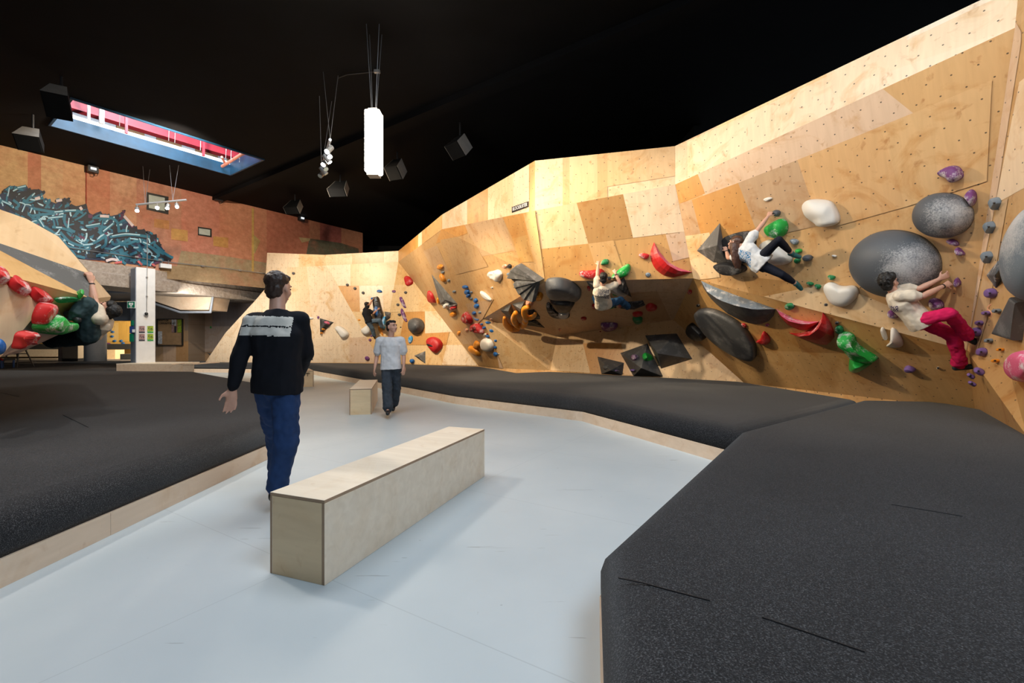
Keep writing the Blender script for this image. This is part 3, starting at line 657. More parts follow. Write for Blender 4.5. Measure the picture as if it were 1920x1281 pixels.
def poster(px0, py0, px1, py1, Y, kind, label, cat='poster'):
    g = lambda u, v, h=0: FCO.at(px0 + (px1 - px0) * u, py0 + (py1 - py0) * v, h)
    def sheet(nm, u0, v0, u1, v1, h0, h1, mt):
        q = [g(u0, v0, h1), g(u1, v0, h1), g(u1, v1, h1), g(u0, v1, h1)]; q += [p - FCO.n * (h1 - h0) for p in q]
        return fixn(mk(nm, q, [(0, 1, 2, 3), (7, 6, 5, 4), (0, 4, 5, 1), (1, 5, 6, 2), (2, 6, 7, 3), (3, 7, 4, 0)], mt, r))
    r = empty('poster', g(.5, .5), label, cat, 'posters on the column')
    sheet('sheet', 0, 0, 1, 1, .001, .008, pm[3]); sheet('picture', .03, .03, .97, .74, .008, .011, pm[kind]); sheet('caption_band', .03, .76, .97, .97, .008, .011, pm[2] if kind == 1 else pm[4])
    for k in range(3): sheet('printed_figure', .18 + .24 * k, .25 + .1 * (k % 2), .30 + .24 * k, .45 + .1 * k, .011, .013, pm[4])
poster(260, 611, 272, 625, 14.99, 0, 'upper left poster on the column with red and cream picture')
poster(276, 611, 288, 625, 14.99, 1, 'upper right lime green poster on the column')
poster(260, 626, 272, 640, 14.99, 0, 'lower left poster on the column with dark picture and lilac sky')
poster(276, 626, 288, 640, 14.99, 1, 'lower right lime green poster with dark tree stripes')
# first aid defibrillator sign sticking out
M['signgreen'] = simple('sign_green', (0.0, 0.16, 0.09), .4, var=.02); M['signwhite'] = simple('sign_white', (.8, .82, .82), .4, var=.02)
a, c = P(239, 565, 14.95), P(254, 578, 14.95); ctr = (a + c) / 2
root2 = empty('rescue_sign', ctr, 'green and white heart defibrillator sign beside the column', 'sign')
b_ = MB(); b_.box(ctr, (c.x - a.x, .02, a.z - c.z)); b_.build('plate', M['signwhite'], root2)
b_ = MB(); b_.box(ctr - V((0, .012, 0)), ((c.x - a.x) * .88, .006, (a.z - c.z) * .86)); b_.build('green_field', M['signgreen'], root2)
hv = []
for i in range(24):
    t = 2 * math.pi * i / 24; hv.append(V((ctr.x + .0048 * 16 * math.sin(t) ** 3, ctr.y - .018, ctr.z + .01 + .0048 * (13 * math.cos(t) - 5 * math.cos(2 * t) - 2 * math.cos(3 * t) - math.cos(4 * t)))))
mk('heart_symbol', hv, [tuple(range(24))], M['signwhite'], root2)
bz = [(0.01, .03), (-.02, -.005), (0, -.005), (-.012, -.04), (.022, .008), (.004, .008), (.02, .03)]
mk('flash_symbol', [V((ctr.x + x, ctr.y - .021, ctr.z + z)) for x, z in bz], [tuple(range(7))], M['signgreen'], root2)
b_ = MB(); b_.box(ctr - V((0, .018, .078)), (.09, .004, .018)); b_.build('lower_mark', M['signwhite'], root2)
# things hanging on the grey side of the column
for (x0_, y0_, x1_, y1_, mt, nm, lb, ct) in ((250, 601, 254, 611, 'signgreen', 'small_sign', 'small dark green sign on the grey side of the column', 'sign'),
    (247, 626, 253.5, 641, 'signgreen', 'first_aid_box', 'dark green first aid box on the grey side of the column', 'box'),
    (247, 612, 253.5, 625, 'bluebox', 'defibrillator_case', 'blue case with a white card hanging on the column side', 'case')):
    if mt == 'bluebox' and mt not in M: M[mt] = simple('blue_plastic', (.02, .05, .2), .4)
    a, c = P(x0_, y0_, 15.1), P(x1_, y1_, 15.1)
    cbox(nm, ((a.x + c.x) / 2 - .02, 15.1, (a.z + c.z) / 2), (c.x - a.x, .14, a.z - c.z), M[mt], lb, ct)
    if nm == 'defibrillator_case':
        o = bpy.data.objects[nm]; b_ = MB(); cc = P(250.5, 620.5, 15.0); b_.box(cc, (.085, .01, .1)); b_.build('white_card', M['signwhite'], o)
# conduit and camera on the column
r_ = empty('security_camera', FCO.at(274, 589, .06), 'dome security camera on the white column below its conduit', 'camera')
b_ = MB(); b_.cyl(FCO.at(274, 589, 0), FCO.at(274, 589, .06), .07); b_.build('mount', M['white'], r_)
b_ = MB(); b_.ell(FCO.at(274.5, 588.5, .09), (.05, 0, 0), (0, .05, 0), (0, 0, .05)); b_.build('lens', M['dark'], r_, smooth=True)
b_ = MB(); b_.tube([FCO.at(276, 437, .03), FCO.at(276, 500, .03), FCO.at(275, 587, .03)], .012, 8)
for y in (520, 556): b_.box(FCO.at(275.5, y, .03), (.05, .03, .04))
b_.build('conduit', M['steel'], r_)
b_ = MB(); b_.ell(FCO.at(277, 436, .04), (.05, 0, 0), (0, .04, 0), (0, 0, .05)); b_.build('junction', M['dark'], r_)
# cable run along the wall and its fittings
b_ = MB(); pts = [FW.at(131, 465, .08), FW.at(250, 482, .08), FW.at(330, 493, .08), FW.at(420, 503, .08), FW.at(499, 513, .08)]
b_.tube(pts, .014, 6)
for x, y in ((256, 482), (300, 487), (380, 499), (450, 507)): b_.box(FW.at(x, y, .07), (.1, .06, .06), rot=.99)
tag(b_.build('cable_conduit', M['steel']), 'thin metal conduit running along the bottom of the graffiti wall', 'conduit')
c_ = FW.at(310, 499, .15)
r_ = empty('emergency_light', c_, 'white emergency light box at the foot of the graffiti wall right of the column', 'light')
b_ = MB(); b_.box(c_, (.34, .14, .15), rot=.99); b_.build('housing', M['white'], r_)
for s_ in (-.1, .1):
    b_ = MB(); b_.cyl(c_ + V((s_ * .55, s_ * .83, .08)), c_ + V((s_ * .55, s_ * .83, .22)), .012, 8); b_.build('bracket', M['steel'], r_)
for x, y, lb in ((174, 318, 'leftmost small black floodlight where the red wall meets the ceiling'), (410, 372, 'small black floodlight at the wall top right of the track light'), (565, 410, 'small black floodlight at the wall top nearest the back corner')):
    c_ = FW.at(x, y, .25); r_ = empty('floodlight', c_, lb, 'floodlight', 'floodlights along the red wall')
    b_ = MB(); b_.box(c_, (.26, .16, .20), rot=.99); b_.build('housing', M['dark'], r_)
    b_ = MB(); b_.box(c_ + V((.10, -.08, 0)), (.14, .02, .07), rot=.99); b_.build('lens', emit('floodlight_lens', (.9, .95, 1), 1.2), r_)
    b_ = MB(); b_.tube([c_ + V((0, 0, -.1)), c_ + V((.03, 0, -.2)), c_ + V((.1, .04, -.19)), c_ + V((.12, .06, -.1))], .008, 6); b_.build('cable', M['dark'], r_)
# small windows in the side wall
M['pane'] = simple('frosted_pane', (.42, .46, .42), .25, var=.1)
M['frame'] = simple('dark_window_frame', (.02, .02, .018), .5)
def wallwin(k, px, inner):
    o = mk('window_%d' % k, [FW.at(*p, .04) for p in px] + [FW.at(*p, .0) for p in px], [(0, 1, 2, 3), (0, 4, 5, 1), (1, 5, 6, 2), (2, 6, 7, 3), (3, 7, 4, 0)], M['frame']); o['kind'] = 'structure'; fixn(o)
    mk('pane', [FW.at(*p, .048) for p in inner], [(0, 1, 2, 3)], M['pane'], o)
wallwin(1, [(275, 360), (316, 369), (316, 402), (275, 393)], [(279, 365), (309, 371), (309, 396), (279, 390)])
wallwin(2, [(371, 425), (397, 429), (397, 445), (371, 441)], [(373, 428), (394, 431), (394, 442), (373, 439)])
# ------------------------------------------------------------------ recess under the beam
ox = simple('oiled_plywood', (.36, .24, .15), .35, var=.2, scale=2)
W = Wall()
b1, b2_ = P(288, 700, 20.5), P(353, 700, 20.5); 
fa = Facet(V((b1.x, 20.5, 0)), V((b2_.x, 20.5, 0)), V((b1.x, 20.5, 3)))
W.facet(fa, [V((b1.x - 1, 20.5, 0.1)), V((b2_.x, 20.5, 0.1)), V((b2_.x, 20.5, 3.4)), V((b1.x - 1, 20.5, 3.4))], (.30, .24, .20), [
    ([(280, 620), (353, 620), (353, 690), (280, 690)], (.42, .29, .18)), ([(306, 640), (330, 640), (330, 690), (306, 690)], (.52, .38, .28)), ([(330, 640), (353, 640), (353, 690), (330, 690)], (.42, .25, .12))])
e1, e2 = V((b2_.x, 20.5, .1)), P(352, 700, 22.0).xy.to_3d(); 
g1, g2 = V((b2_.x, 21.6, .1)), V((P(500, 0, 21.4).x + .6, 21.4, .1))
fb = Facet(g1, g2, g1 + V((0, 0, 2)))
W.facet(fb, [g1, g2, g2 + V((0, 0, 3.3)), g1 + V((0, 0, 3.3))], (.36, .28, .24), [
    ([(398, 560), (480, 560), (480, 612), (398, 612)], (.26, .22, .22)), ([(353, 612), (380, 612), (380, 662), (353, 662)], (.38, .30, .26)), ([(380, 612), (430, 612), (430, 658), (380, 662)], (.44, .36, .32)),
    ([(353, 662), (480, 655), (480, 690), (353, 690)], (.40, .27, .17)), ([(353, 560), (398, 560), (398, 612), (353, 612)], (.36, .26, .20))])
W.poly([V((b2_.x, 20.5, .1)), V((b2_.x, 21.6, .1)), V((b2_.x, 21.6, 3.4)), V((b2_.x, 20.5, 3.4))], fa, (.34, .26, .2))
W.build('wall_recess', M['wallplain'])
# timber-clad bulkhead hanging under the beam
zz = lambda x, y: P(x, y, 18.5)
b_ = MB(); fr = [zz(291, 536), zz(398, 552), zz(391, 581), zz(338, 581), zz(291, 565)]
b_.loft([fr, [p + V((0, 1.2, 0)) for p in fr]])
o = b_.build('duct_bulkhead', M['kerb']); tag(o, 'brown timber clad bulkhead hanging under the beam right of the column', 'bulkhead')
M['kerb2'] = M['kerb']
b_ = MB(); b_.tube([zz(400, 550), zz(394.5, 585.5), zz(338, 585.5), zz(291, 570)], .045, 6)
tag(b_.build('metal_edge_strip', M['greypaint']), 'blue grey metal edge strip along the bulkhead', 'trim strip')
# notice board with text
bl, br_ = P(295, 598.5, 20.4), P(342.5, 647.5, 20.4)
r_ = empty('notice_board', ((bl.x + br_.x) / 2, 20.4, (bl.z + br_.z) / 2), 'framed cork notice board on the recess wall right of the column', 'notice board')
w_, h_ = br_.x - bl.x, bl.z - br_.z; cx, cz = (bl.x + br_.x) / 2, (bl.z + br_.z) / 2
b_ = MB(); b_.box((cx, 20.47, cz), (w_, .05, h_)); b_.build('board', simple('cork_board', (.40, .25, .13), .7), r_)
for dx, dz, sx, sz in ((-.5, 0, .03, h_), (.5, 0, .05, h_), (0, .5, w_, .03), (0, -.5, w_, .03)):
    b_ = MB(); b_.box((cx + dx * w_, 20.39, cz + dz * h_), (sx, .05, sz)); b_.build('frame_rail', M['frame'], r_)
for x0_, y0_, x1_, y1_, k, in ((321.5, 599.5, 325.5, 609, 3), (326.5, 599.5, 330, 611, 3), (321.5, 609.5, 325.5, 623.5, 0), (326.5, 612, 330, 623.5, 4), (332.5, 599.5, 341, 610.5, 1), (332.5, 611.5, 341, 623.5, 1), (295.8, 621.5, 303.5, 645, 3)):
    a, c = P(x0_, y0_, 20.38), P(x1_, y1_, 20.38); b_ = MB(); b_.box(((a.x + c.x) / 2, 20.395, (a.z + c.z) / 2), (c.x - a.x, .006, a.z - c.z)); b_.build('pinned_sheet', pm[k], r_)
def text(name, s, loc, size, mat, parent, xdir, up, extrude=.002, sx=1.0, align='LEFT', font_w=0):
    cu = bpy.data.curves.new(name, 'FONT'); cu.body = s; cu.size = size; cu.extrude = extrude; cu.align_x = align; cu.align_y = 'CENTER'; cu.offset = font_w
    t = bpy.data.objects.new(name, cu); COL.objects.link(t); bpy.context.view_layer.update()
    me = bpy.data.meshes.new_from_object(t.evaluated_get(bpy.context.evaluated_depsgraph_get())); bpy.data.objects.remove(t)
    xd = V(xdir).normalized(); u = V(up).normalized(); nn_ = xd.cross(u)
    Mx = Matrix(((xd.x * sx, u.x, nn_.x), (xd.y * sx, u.y, nn_.y), (xd.z * sx, u.z, nn_.z)))
    vs = [V(loc) + Mx @ v.co for v in me.vertices]; fs = [tuple(p.vertices) for p in me.polygons]
    bpy.data.meshes.remove(me)
    return mk(name, vs, fs, mat, parent)
text('heading', 'WHAT’S ON\nCOMMUNITY BOARD', (bl.x + .06, 20.38, bl.z - .13), .13, M['dark'], r_, (1, 0, 0), (0, 0, 1), sx=.62)
# second room seen under the beam
W = Wall(); ya_ = 27.0
fy = Facet(V((-30, ya_, 0)), V((-20, ya_, 0)), V((-20, ya_, 3)))
W.facet(fy, [P(-60, 700, ya_), P(262, 700, ya_), P(262, 560, ya_), P(-60, 560, ya_)], (.74, .46, .12), [([(150, 605), (222, 605), (222, 640), (150, 640)], (.80, .56, .22)), ([(225, 640), (262, 640), (262, 657), (225, 657)], (.60, .34, .08))])
W.build('wall_side_room', M['wallplain'])
b_ = MB(); a, c = P(-60, 560, 19), P(262, 590, 19)
b_.box(((a.x + c.x) / 2, 22.0, 2.75), (c.x - a.x, .3, .9)); b_.box(((a.x + c.x) / 2, 21.0, 2.35), (c.x - a.x, .2, .2)); b_.box((-20.3, 22.8, 3.3), (13, 9, .1))
o = b_.build('trim_21', M['greypaint']); o['kind'] = 'structure'
def lowbox(name, x0_, y0_, x1_, y1_, Y, dep, mat, label, cat):
    a, c = P(x0_, y0_, Y), P(x1_, y1_, Y)
    return cbox(name, ((a.x + c.x) / 2, Y + dep / 2, (a.z + c.z) / 2), (c.x - a.x, dep, a.z - c.z), mat, label, cat)
M['carpetgrey'] = simple('worn_grey_carpet', (.085, .075, .07), .95, .1, var=.2, scale=1.2)
b_ = MB(); zf = .34
b_.loft([[V((x, y, z)) for x, y in ((-40, 15.02), (-20, 15.02), (-9.5 - 4.3, 15.9), (-15.2, 19.8), (-15.2, 24.4), (-40, 24.4))] for z in (0, zf)])
o = b_.build('floor_carpet', M['carpetgrey']); o['kind'] = 'structure'
b_ = MB(); b_.box((-27, 25.7, zf / 2), (26, 2.6, zf)); o = b_.build('floor_side_room', simple('pale_side_floor', (.62, .54, .44), .5)); o['kind'] = 'structure'
M['pale'] = simple('pale_floor_edge', (.62, .56, .48), .5)
lowbox('crash_mat', -60, 645, 250, 655, 26.1, .8, M['carpet'], 'thin dark mat along the yellow wall of the side room', 'crash mat')
lowbox('plywood_kerb', -60, 655, 190, 669, 26.0, .05, M['bench'], 'pale plywood kerb in front of the dark mat in the side room', 'kerb')
lowbox('plywood_bench', 194, 656, 216, 673, 25.0, .6, M['benchend'], 'small plywood box beside the round column in the side room', 'bench')
lowbox('padded_bench', 225, 664, 247, 674, 24.3, .5, M['carpet'], 'low black topped bench left of the white column', 'bench')
# grey cabinet
r_ = lowbox('storage_cabinet', 117, 646, 146, 672.5, 21.9, .8, simple('taupe_cabinet', (.30, .25, .19), .6, var=.03), 'grey beige cube cabinet on the dark carpet far left', 'cabinet')
b_ = MB(); a, c = P(112, 646, 22.1), P(117, 677, 22.1); b_.box(((a.x + c.x) / 2, 22.3, (a.z + c.z) / 2), (c.x - a.x + .05, .5, a.z - c.z)); b_.build('side_panel', simple('cabinet_side', (.26, .19, .15), .6), r_)
b_ = MB(); a, c = P(117, 672.5, 21.95), P(146, 677.9, 21.95); b_.box(((a.x + c.x) / 2, 22.3, (a.z + c.z) / 2), (c.x - a.x, .7, a.z - c.z)); b_.build('plinth', M['dark'], r_)
# round column
r_ = empty('round_column', (P(179, 0, 21).x, 21, 0), 'thick round off-white column behind the hanging climber', 'column')
b_ = MB(); cx = P(179, 0, 21).x; b_.cyl((cx, 21, .2), (cx, 21, 3.3), .40, 32); b_.build('shaft', M['white'], r_, smooth=True)
b_ = MB(); b_.cyl((cx, 21, 0), (cx, 21, .22), .41, 32); b_.build('base', M['dark'], r_)
# side room platform mat with kerb in front of the recess
plat = [(P(170, 0, 20.2).x, 20.2), (P(216, 0, 16.6).x, 16.6), (-10.0, 16.7), (-10.4, 19.6), (-10.4, 20.35), (-16, 20.35)]
# ladder stool far left
r_ = empty('trestle_stool', (P(33, 0, 17).x, 17, .0), 'dark metal step stool standing beneath the left climbing wall', 'stool')
mt_ = simple('dark_brown_metal', (.05, .035, .025), .5)
cx = P(33, 0, 17).x; sc = 17 / F
for sx_ in (-1, 1):
    for sy_ in (-1, 1):
        b_ = MB(); b_.cyl((cx + sx_ * .3, 17 + sy_ * .3, .34), (cx + sx_ * .17, 17 + sy_ * .12, .98), .022, 8); b_.build('leg', mt_, r_)
for z, q in ((.5, .27), (.68, .24), (.84, .2)):
    for sy_ in (-1, 1):
        b_ = MB(); b_.cyl((cx - q, 17 + sy_ * (.3 - z * .18), z), (cx + q, 17 + sy_ * (.3 - z * .18), z), .015, 8); b_.build('rung', mt_, r_)
b_ = MB(); b_.box((cx, 17, 1.0), (.42, .3, .05)); b_.build('seat', mt_, r_)
r_ = empty('folding_chair', (P(4, 0, 16.5).x, 16.5, 0), 'blue framed chair partly cut by the left picture edge', 'chair')
cx = P(4, 0, 16.5).x; mb_ = simple('blue_metal', (.02, .06, .18), .4)
for sx_ in (-.2, .2):
    for sy_ in (-.2, .2):
        b_ = MB(); b_.cyl((cx + sx_, 16.5 + sy_, .34), (cx + sx_, 16.5 + sy_, .62), .03, 8); b_.build('leg', mb_, r_)
b_ = MB(); b_.box((cx, 16.5, .64), (.46, .46, .05)); b_.build('seat', M['dark'], r_)
b_ = MB(); b_.cyl((cx, 16.2, .86), (cx + .35, 16.2, .64), .03, 8); b_.build('armrest', simple('red_plastic', (.4, .02, .01), .4), r_)
# ------------------------------------------------------------------ roof light
M['blue'] = simple('blue_lit_curb', (.006, .045, .10), .5, var=.25, scale=3); M['redsteel'] = simple('red_painted_girder', (.42, .035, .06), .45, var=.2, scale=2)  # bluish light in the roof opening is put into the curb colour
b_ = MB()
def slab(b, d0, d1, w0, w1, z0, z1):
    c = sk((d0 + d1) / 2, (w0 + w1) / 2, (z0 + z1) / 2); b.box(c, (d1 - d0, w1 - w0, z1 - z0), rot=math.atan2(dd.y, dd.x))
slab(b_, -.05, 4.38, 2.2, 2.25, 6.96, 7.32); slab(b_, -.05, 4.38, -.05, 0, 6.96, 7.5); slab(b_, -.05, 0, 0, 2.2, 6.96, 7.4); slab(b_, 4.33, 4.38, 0, 2.2, 6.96, 7.4)
o = b_.build('window_3', M['blue']); o['kind'] = 'structure'
b_ = MB(); slab(b_, -2, 7, 5.0, 5.1, 7.2, 10); slab(b_, -2, 7, -2.5, -2.4, 7.2, 10); slab(b_, -2.1, -2, -2.5, 5, 7.2, 10); slab(b_, 7, 7.1, -2.5, 5, 7.2, 10); slab(b_, -2, 7, -2.5, 5, 10, 10.1)
o = b_.build('wall_roof_void', simple('pale_roof_void_paint', (.40, .44, .50), .7, var=.25, scale=1.0)); o['kind'] = 'structure'
b_ = MB()
for d0 in (2.0, 3.1, 4.3, 5.4): slab(b_, d0, d0 + .75, 4.93, 5.0, 7.4 + .1 * (d0 % 1), 9.2)
o = b_.build('trim_22', simple('bare_brown_board', (.26, .15, .08), .8)); o['kind'] = 'structure'
b_ = MB(); slab(b_, -2, 7, 2.26, 2.32, 7.20, 7.44); o = b_.build('trim_23', simple('white_roof_ledge', (.85, .9, .95), .4)); o['kind'] = 'structure'
rt = empty('roof_girder', sk(2.5, 2.9, 8), 'red painted steel girder seen through the long roof light', 'girder')
b_ = MB(); slab(b_, -1.9, 6.9, 2.9, 2.94, 7.86, 8.6); b_.build('web', M['redsteel'], rt)
b_ = MB(); slab(b_, -1.9, 6.9, 2.75, 3.05, 7.81, 7.86); b_.build('flange', M['redsteel'], rt)
b_ = MB(); slab(b_, -1.9, 6.9, 2.75, 3.05, 8.6, 8.65); b_.build('flange', M['redsteel'], rt)
b_ = MB(); slab(b_, .9, 1.0, 1.9, 2.0, 7.32, 9.5); slab(b_, .65, .71, 1.9, 1.96, 7.32, 9.5); tag(b_.build('white_post', M['signwhite']), 'pair of white posts standing in the roof light near its left end', 'post')
for d_, lb in ((1.35, 'thin red post in the roof light just right of the white posts'), (3.25, 'thin red post towards the right end of the roof light')):
    b_ = MB(); slab(b_, d_, d_ + .06, 1.5, 1.56, 7.1, 9.5); tag(b_.build('red_post', M['redsteel']), lb, 'post', 'red posts in the roof light')
rt = empty('salmon_pipe', sk(4.0, 1.2, 7.2), 'salmon coloured pipe crossing the right end of the roof light', 'pipe')
ms_ = simple('salmon_paint', (.62, .24, .18), .4)
b_ = MB(); b_.cyl(sk(4.0, .3, 7.2), sk(4.05, 2.1, 7.15), .05, 12); b_.build('tube', ms_, rt)
b_ = MB(); b_.cyl(sk(3.75, 1.4, 7.2), sk(4.05, 1.9, 7.2), .035, 12); b_.build('branch', ms_, rt)
for d_ in (1.1, 2.2, 2.35, 3.0, 3.7, 3.85, 4.1):
    b_ = MB(); b_.cyl(sk(d_, 1.0, 7.05), sk(d_ + .05, .9, 9.4), .008, 6); b_.build('hanging_wire', M['steel'], rt)
# ------------------------------------------------------------------ suspended lamps
LAMPW = emit('lamp_warm_white', (1.0, .90, .74), 42.0)
SPOTW = emit('spot_lens_glow', (1.0, .93, .82), 60.0)
lc = P(701, 268, 8.3)
rt = empty('pendant_lamp', lc, 'tall glowing white box lamp hanging on four chains in the middle', 'lamp')
b_ = MB(); b_.box(lc, (.27, .27, 1.12)); bevel(b_.build('diffuser', LAMPW, rt), .03, 3)
b_ = MB(); b_.box(lc + V((0, 0, -.59)), (.2, .2, .05)); b_.build('end_cap', M['steel'], rt)
b_ = MB(); b_.box(lc + V((0, 0, .58)), (.16, .16, .04)); b_.build('end_cap', M['steel'], rt)
for x, y in ((687, 45), (711, 45), (693, 65), (716, 65)):
    top = ZP(x, y, 6.99); b_ = MB(); b_.cyl(lc + V(((x - 701) * .003, 0, .6)), top, .006, 6); b_.build('chain', M['steel'], rt)
def tracklight(name, a, b, ch, label, nspots, aim, glow):
    a, b = V(a), V(b); rt = empty(name, (a + b) / 2, label, 'track light')
    ax = (b - a).normalized(); b_ = MB(); b_.cyl(a, b, .03, 6); b_.build('rail', M['steel'], rt)
    for x, y, z0 in ch:
        b_ = MB(); b_.cyl(z0, ZP(x, y, 6.99), .005, 6); b_.build('chain', M['steel'], rt)
    for i, fr_ in enumerate(nspots if isinstance(nspots, (list, tuple)) else [(q + .5) / nspots for q in range(nspots)]):
        p = a + (b - a) * fr_; d = V(aim[i % len(aim)]).normalized()
        b_ = MB(); b_.cyl(p, p + V((0, 0, -.1)), .012, 8); b_.cyl(p + V((0, 0, -.14)) - d * .08, p + V((0, 0, -.14)) + d * .10, .055, 14); s_ = b_.build('spot_head', M['steel'], rt)
        b_ = MB(); b_.cyl(p + V((0, 0, -.14)) + d * .101, p + V((0, 0, -.14)) + d * .106, .045, 14); l_ = b_.build('lens', SPOTW if i in glow else M['pane'], s_)
na, nb = P(619, 262, 8.9), P(603, 318, 10.6)
tracklight('track_light', na, nb, [(606, 135, na), (634, 142, na), (599, 180, nb), (622, 190, nb)], 'chain hung track light left of the tall glowing lamp, seen end on', 7, [(-.2, -.5, -.6), (.4, -.3, -.6), (.5, .2, -.7)], (0, 1, 2, 3))
na, nb = P(255, 384, 13.4), P(350, 375, 13.9)
tracklight('track_light', na, nb, [(318, 310, P(324, 376, 13.8)), (335, 310, P(324, 376, 13.8)), (268, 312, P(272, 382, 13.5)), (281, 318, P(272, 382, 13.5))], 'chain hung track light glaring in front of the red graffiti wall', [.02, .41, .62, .80], [(.5, -.6, -.6), (.6, -.8, -.4), (.3, -.6, -.8)], (0, 1, 2, 3, 4))
lamp('POINT', 'pendant_glow', (-2.53, 8.3, 4.4), (0, 0, 0), 1, WARM, .2).data.energy = 0.0 if False else 1.0
# ------------------------------------------------------------------ loudspeakers under the ceiling
spk = simple('speaker_black', (.004, .004, .0045), .8, .2); spg = simple('speaker_grey_top', (.28, .26, .24), .6)
def speaker(px, py, z, wd, dp, hg, yaw, tilt, label, cheeks='top'):
    c = ZP(px, py, z); Rm = Matrix.Rotation(yaw, 3, 'Z') @ Matrix.Rotation(tilt, 3, 'X')
    rt = empty('ceiling_speaker', c, label, 'loudspeaker', 'loudspeakers under the black ceiling')
    g = lambda x, y, z_: c + Rm @ V((x, y, z_))
    b = MB(); b.loft([[g(-wd / 2, -dp / 2, -hg / 2), g(wd / 2, -dp / 2, -hg / 2), g(wd * .32, dp / 2, -hg / 2), g(-wd * .32, dp / 2, -hg / 2)], [g(-wd / 2, -dp / 2, hg / 2), g(wd / 2, -dp / 2, hg / 2), g(wd * .32, dp / 2, hg / 2), g(-wd * .32, dp / 2, hg / 2)]])
    b.build('cabinet', spk, rt)
    b = MB(); b.loft([[g(-wd * .45, -dp / 2 - .015, -hg * .45), g(wd * .45, -dp / 2 - .015, -hg * .45), g(wd * .45, -dp / 2, -hg * .45), g(-wd * .45, -dp / 2, -hg * .45)], [g(-wd * .45, -dp / 2 - .015, hg * .45), g(wd * .45, -dp / 2 - .015, hg * .45), g(wd * .45, -dp / 2, hg * .45), g(-wd * .45, -dp / 2, hg * .45)]])
    b.build('grille', M['black'], rt)
    e = .004
    if cheeks == 'top':
        b = MB(); b.loft([[g(-wd / 2, -dp / 2, s * hg / 2 + s * e * k), g(wd / 2, -dp / 2, s * hg / 2 + s * e * k), g(wd * .32, dp / 2, s * hg / 2 + s * e * k), g(-wd * .32, dp / 2, s * hg / 2 + s * e * k)] for s, k in ((1, 0), (1, 1))]); b.build('end_plate', spg, rt)
    else:
        for s in (-1, 1):
            b = MB(); b.loft([[g(s * wd / 2 + s * k, -dp / 2, -hg / 2), g(s * wd / 2 + s * k, -dp / 2, hg / 2), g(s * wd * .32 + s * k, dp / 2, hg / 2), g(s * wd * .32 + s * k, dp / 2, -hg / 2)] for k in (0.001, .008)]); b.build('side_plate', spg, rt)
    b = MB(); b.cyl(c + V((0, .05, hg * .3)), V((c.x, c.y + .05, 7.0)), .025, 8); b.build('bracket', M['dark'], rt)
speaker(111, 192, 6.42, .42, .42, .55, .55, .8, 'largest ceiling loudspeaker, in front of the roof light at its left end')
speaker(58, 262, 6.35, .48, .42, .42, .5, .8, 'ceiling loudspeaker at the far left above the tan wall section')
speaker(862, 275, 6.35, .5, .45, .40, -.75, .8, 'ceiling loudspeaker with pale face nearest the climbing wall top', 'side')
speaker(744, 318, 6.45, .45, .5, .42, -.35, .8, 'ceiling loudspeaker just right of the tall glowing lamp', 'side')
speaker(637, 354, 6.5, .6, .55, .3, -.1, .8, 'ceiling loudspeaker with pale chevron edge below the end-on track light', 'side')
speaker(552, 388, 6.5, .55, .55, .3, -.1, .8, 'ceiling loudspeaker with pale chevron edge farthest back near the red wall', 'side')
for x, y in ((707, 134), (731, 103), (586, 181)):
    c = ZP(x, y, 6.95)
    if x == 707:
        rt = empty('cable_clamp', c, 'small bright cable clamp on the ceiling above the tall lamp', 'clamp')
        b_ = MB(); b_.box(c, (.12, .06, .06)); b_.build('clamp_body', M['steel'], rt)
        b_ = MB(); b_.tube([c, ZP(680, 137, 6.96), ZP(650, 140, 6.96), ZP(634, 146, 6.96)], .012, 6); b_.build('cable', M['dark'], rt)
# lettered plate on the climbing wall top band
fs = Facet(T3, T4, B3)
q = [fs.at(959.5, 388.5, .02), fs.at(990.5, 377.5, .02), fs.at(990.5, 388, .02), fs.at(959.5, 399, .02)]
o = mk('name_sign', q + [p - fs.n * .015 for p in q], [(0, 1, 2, 3), (0, 4, 5, 1), (1, 5, 6, 2), (2, 6, 7, 3), (3, 7, 4, 0)], simple('sign_dark_brown', (.03, .018, .012), .5)); fixn(o)
tag(o, 'small dark sign with white capital lettering on the climbing wall band', 'sign')
xd = (q[1] - q[0]).normalized(); cc = (q[0] + q[2]) / 2 + fs.n * .004; hgt = (q[0] - q[3]).length; wdt = (q[1] - q[0]).length
tx = text('lettering', 'BLOCKBUSTER', cc, hgt * .82, M['signwhite'], None, xd, fs.n.cross(xd), align='CENTER', extrude=.001, font_w=.0015)
xs = [(v.co).dot(xd) for v in tx.data.vertices]; k = wdt * .88 / (max(xs) - min(xs))
for v in tx.data.vertices:
    d = v.co.dot(xd); v.co += xd * (d * k - d)
wl = WLOC[tx.name]; mid_ = (max(xs) + min(xs)) / 2 * k
tx.parent = o; tx.location = wl - WLOC[o.name] - xd * 0
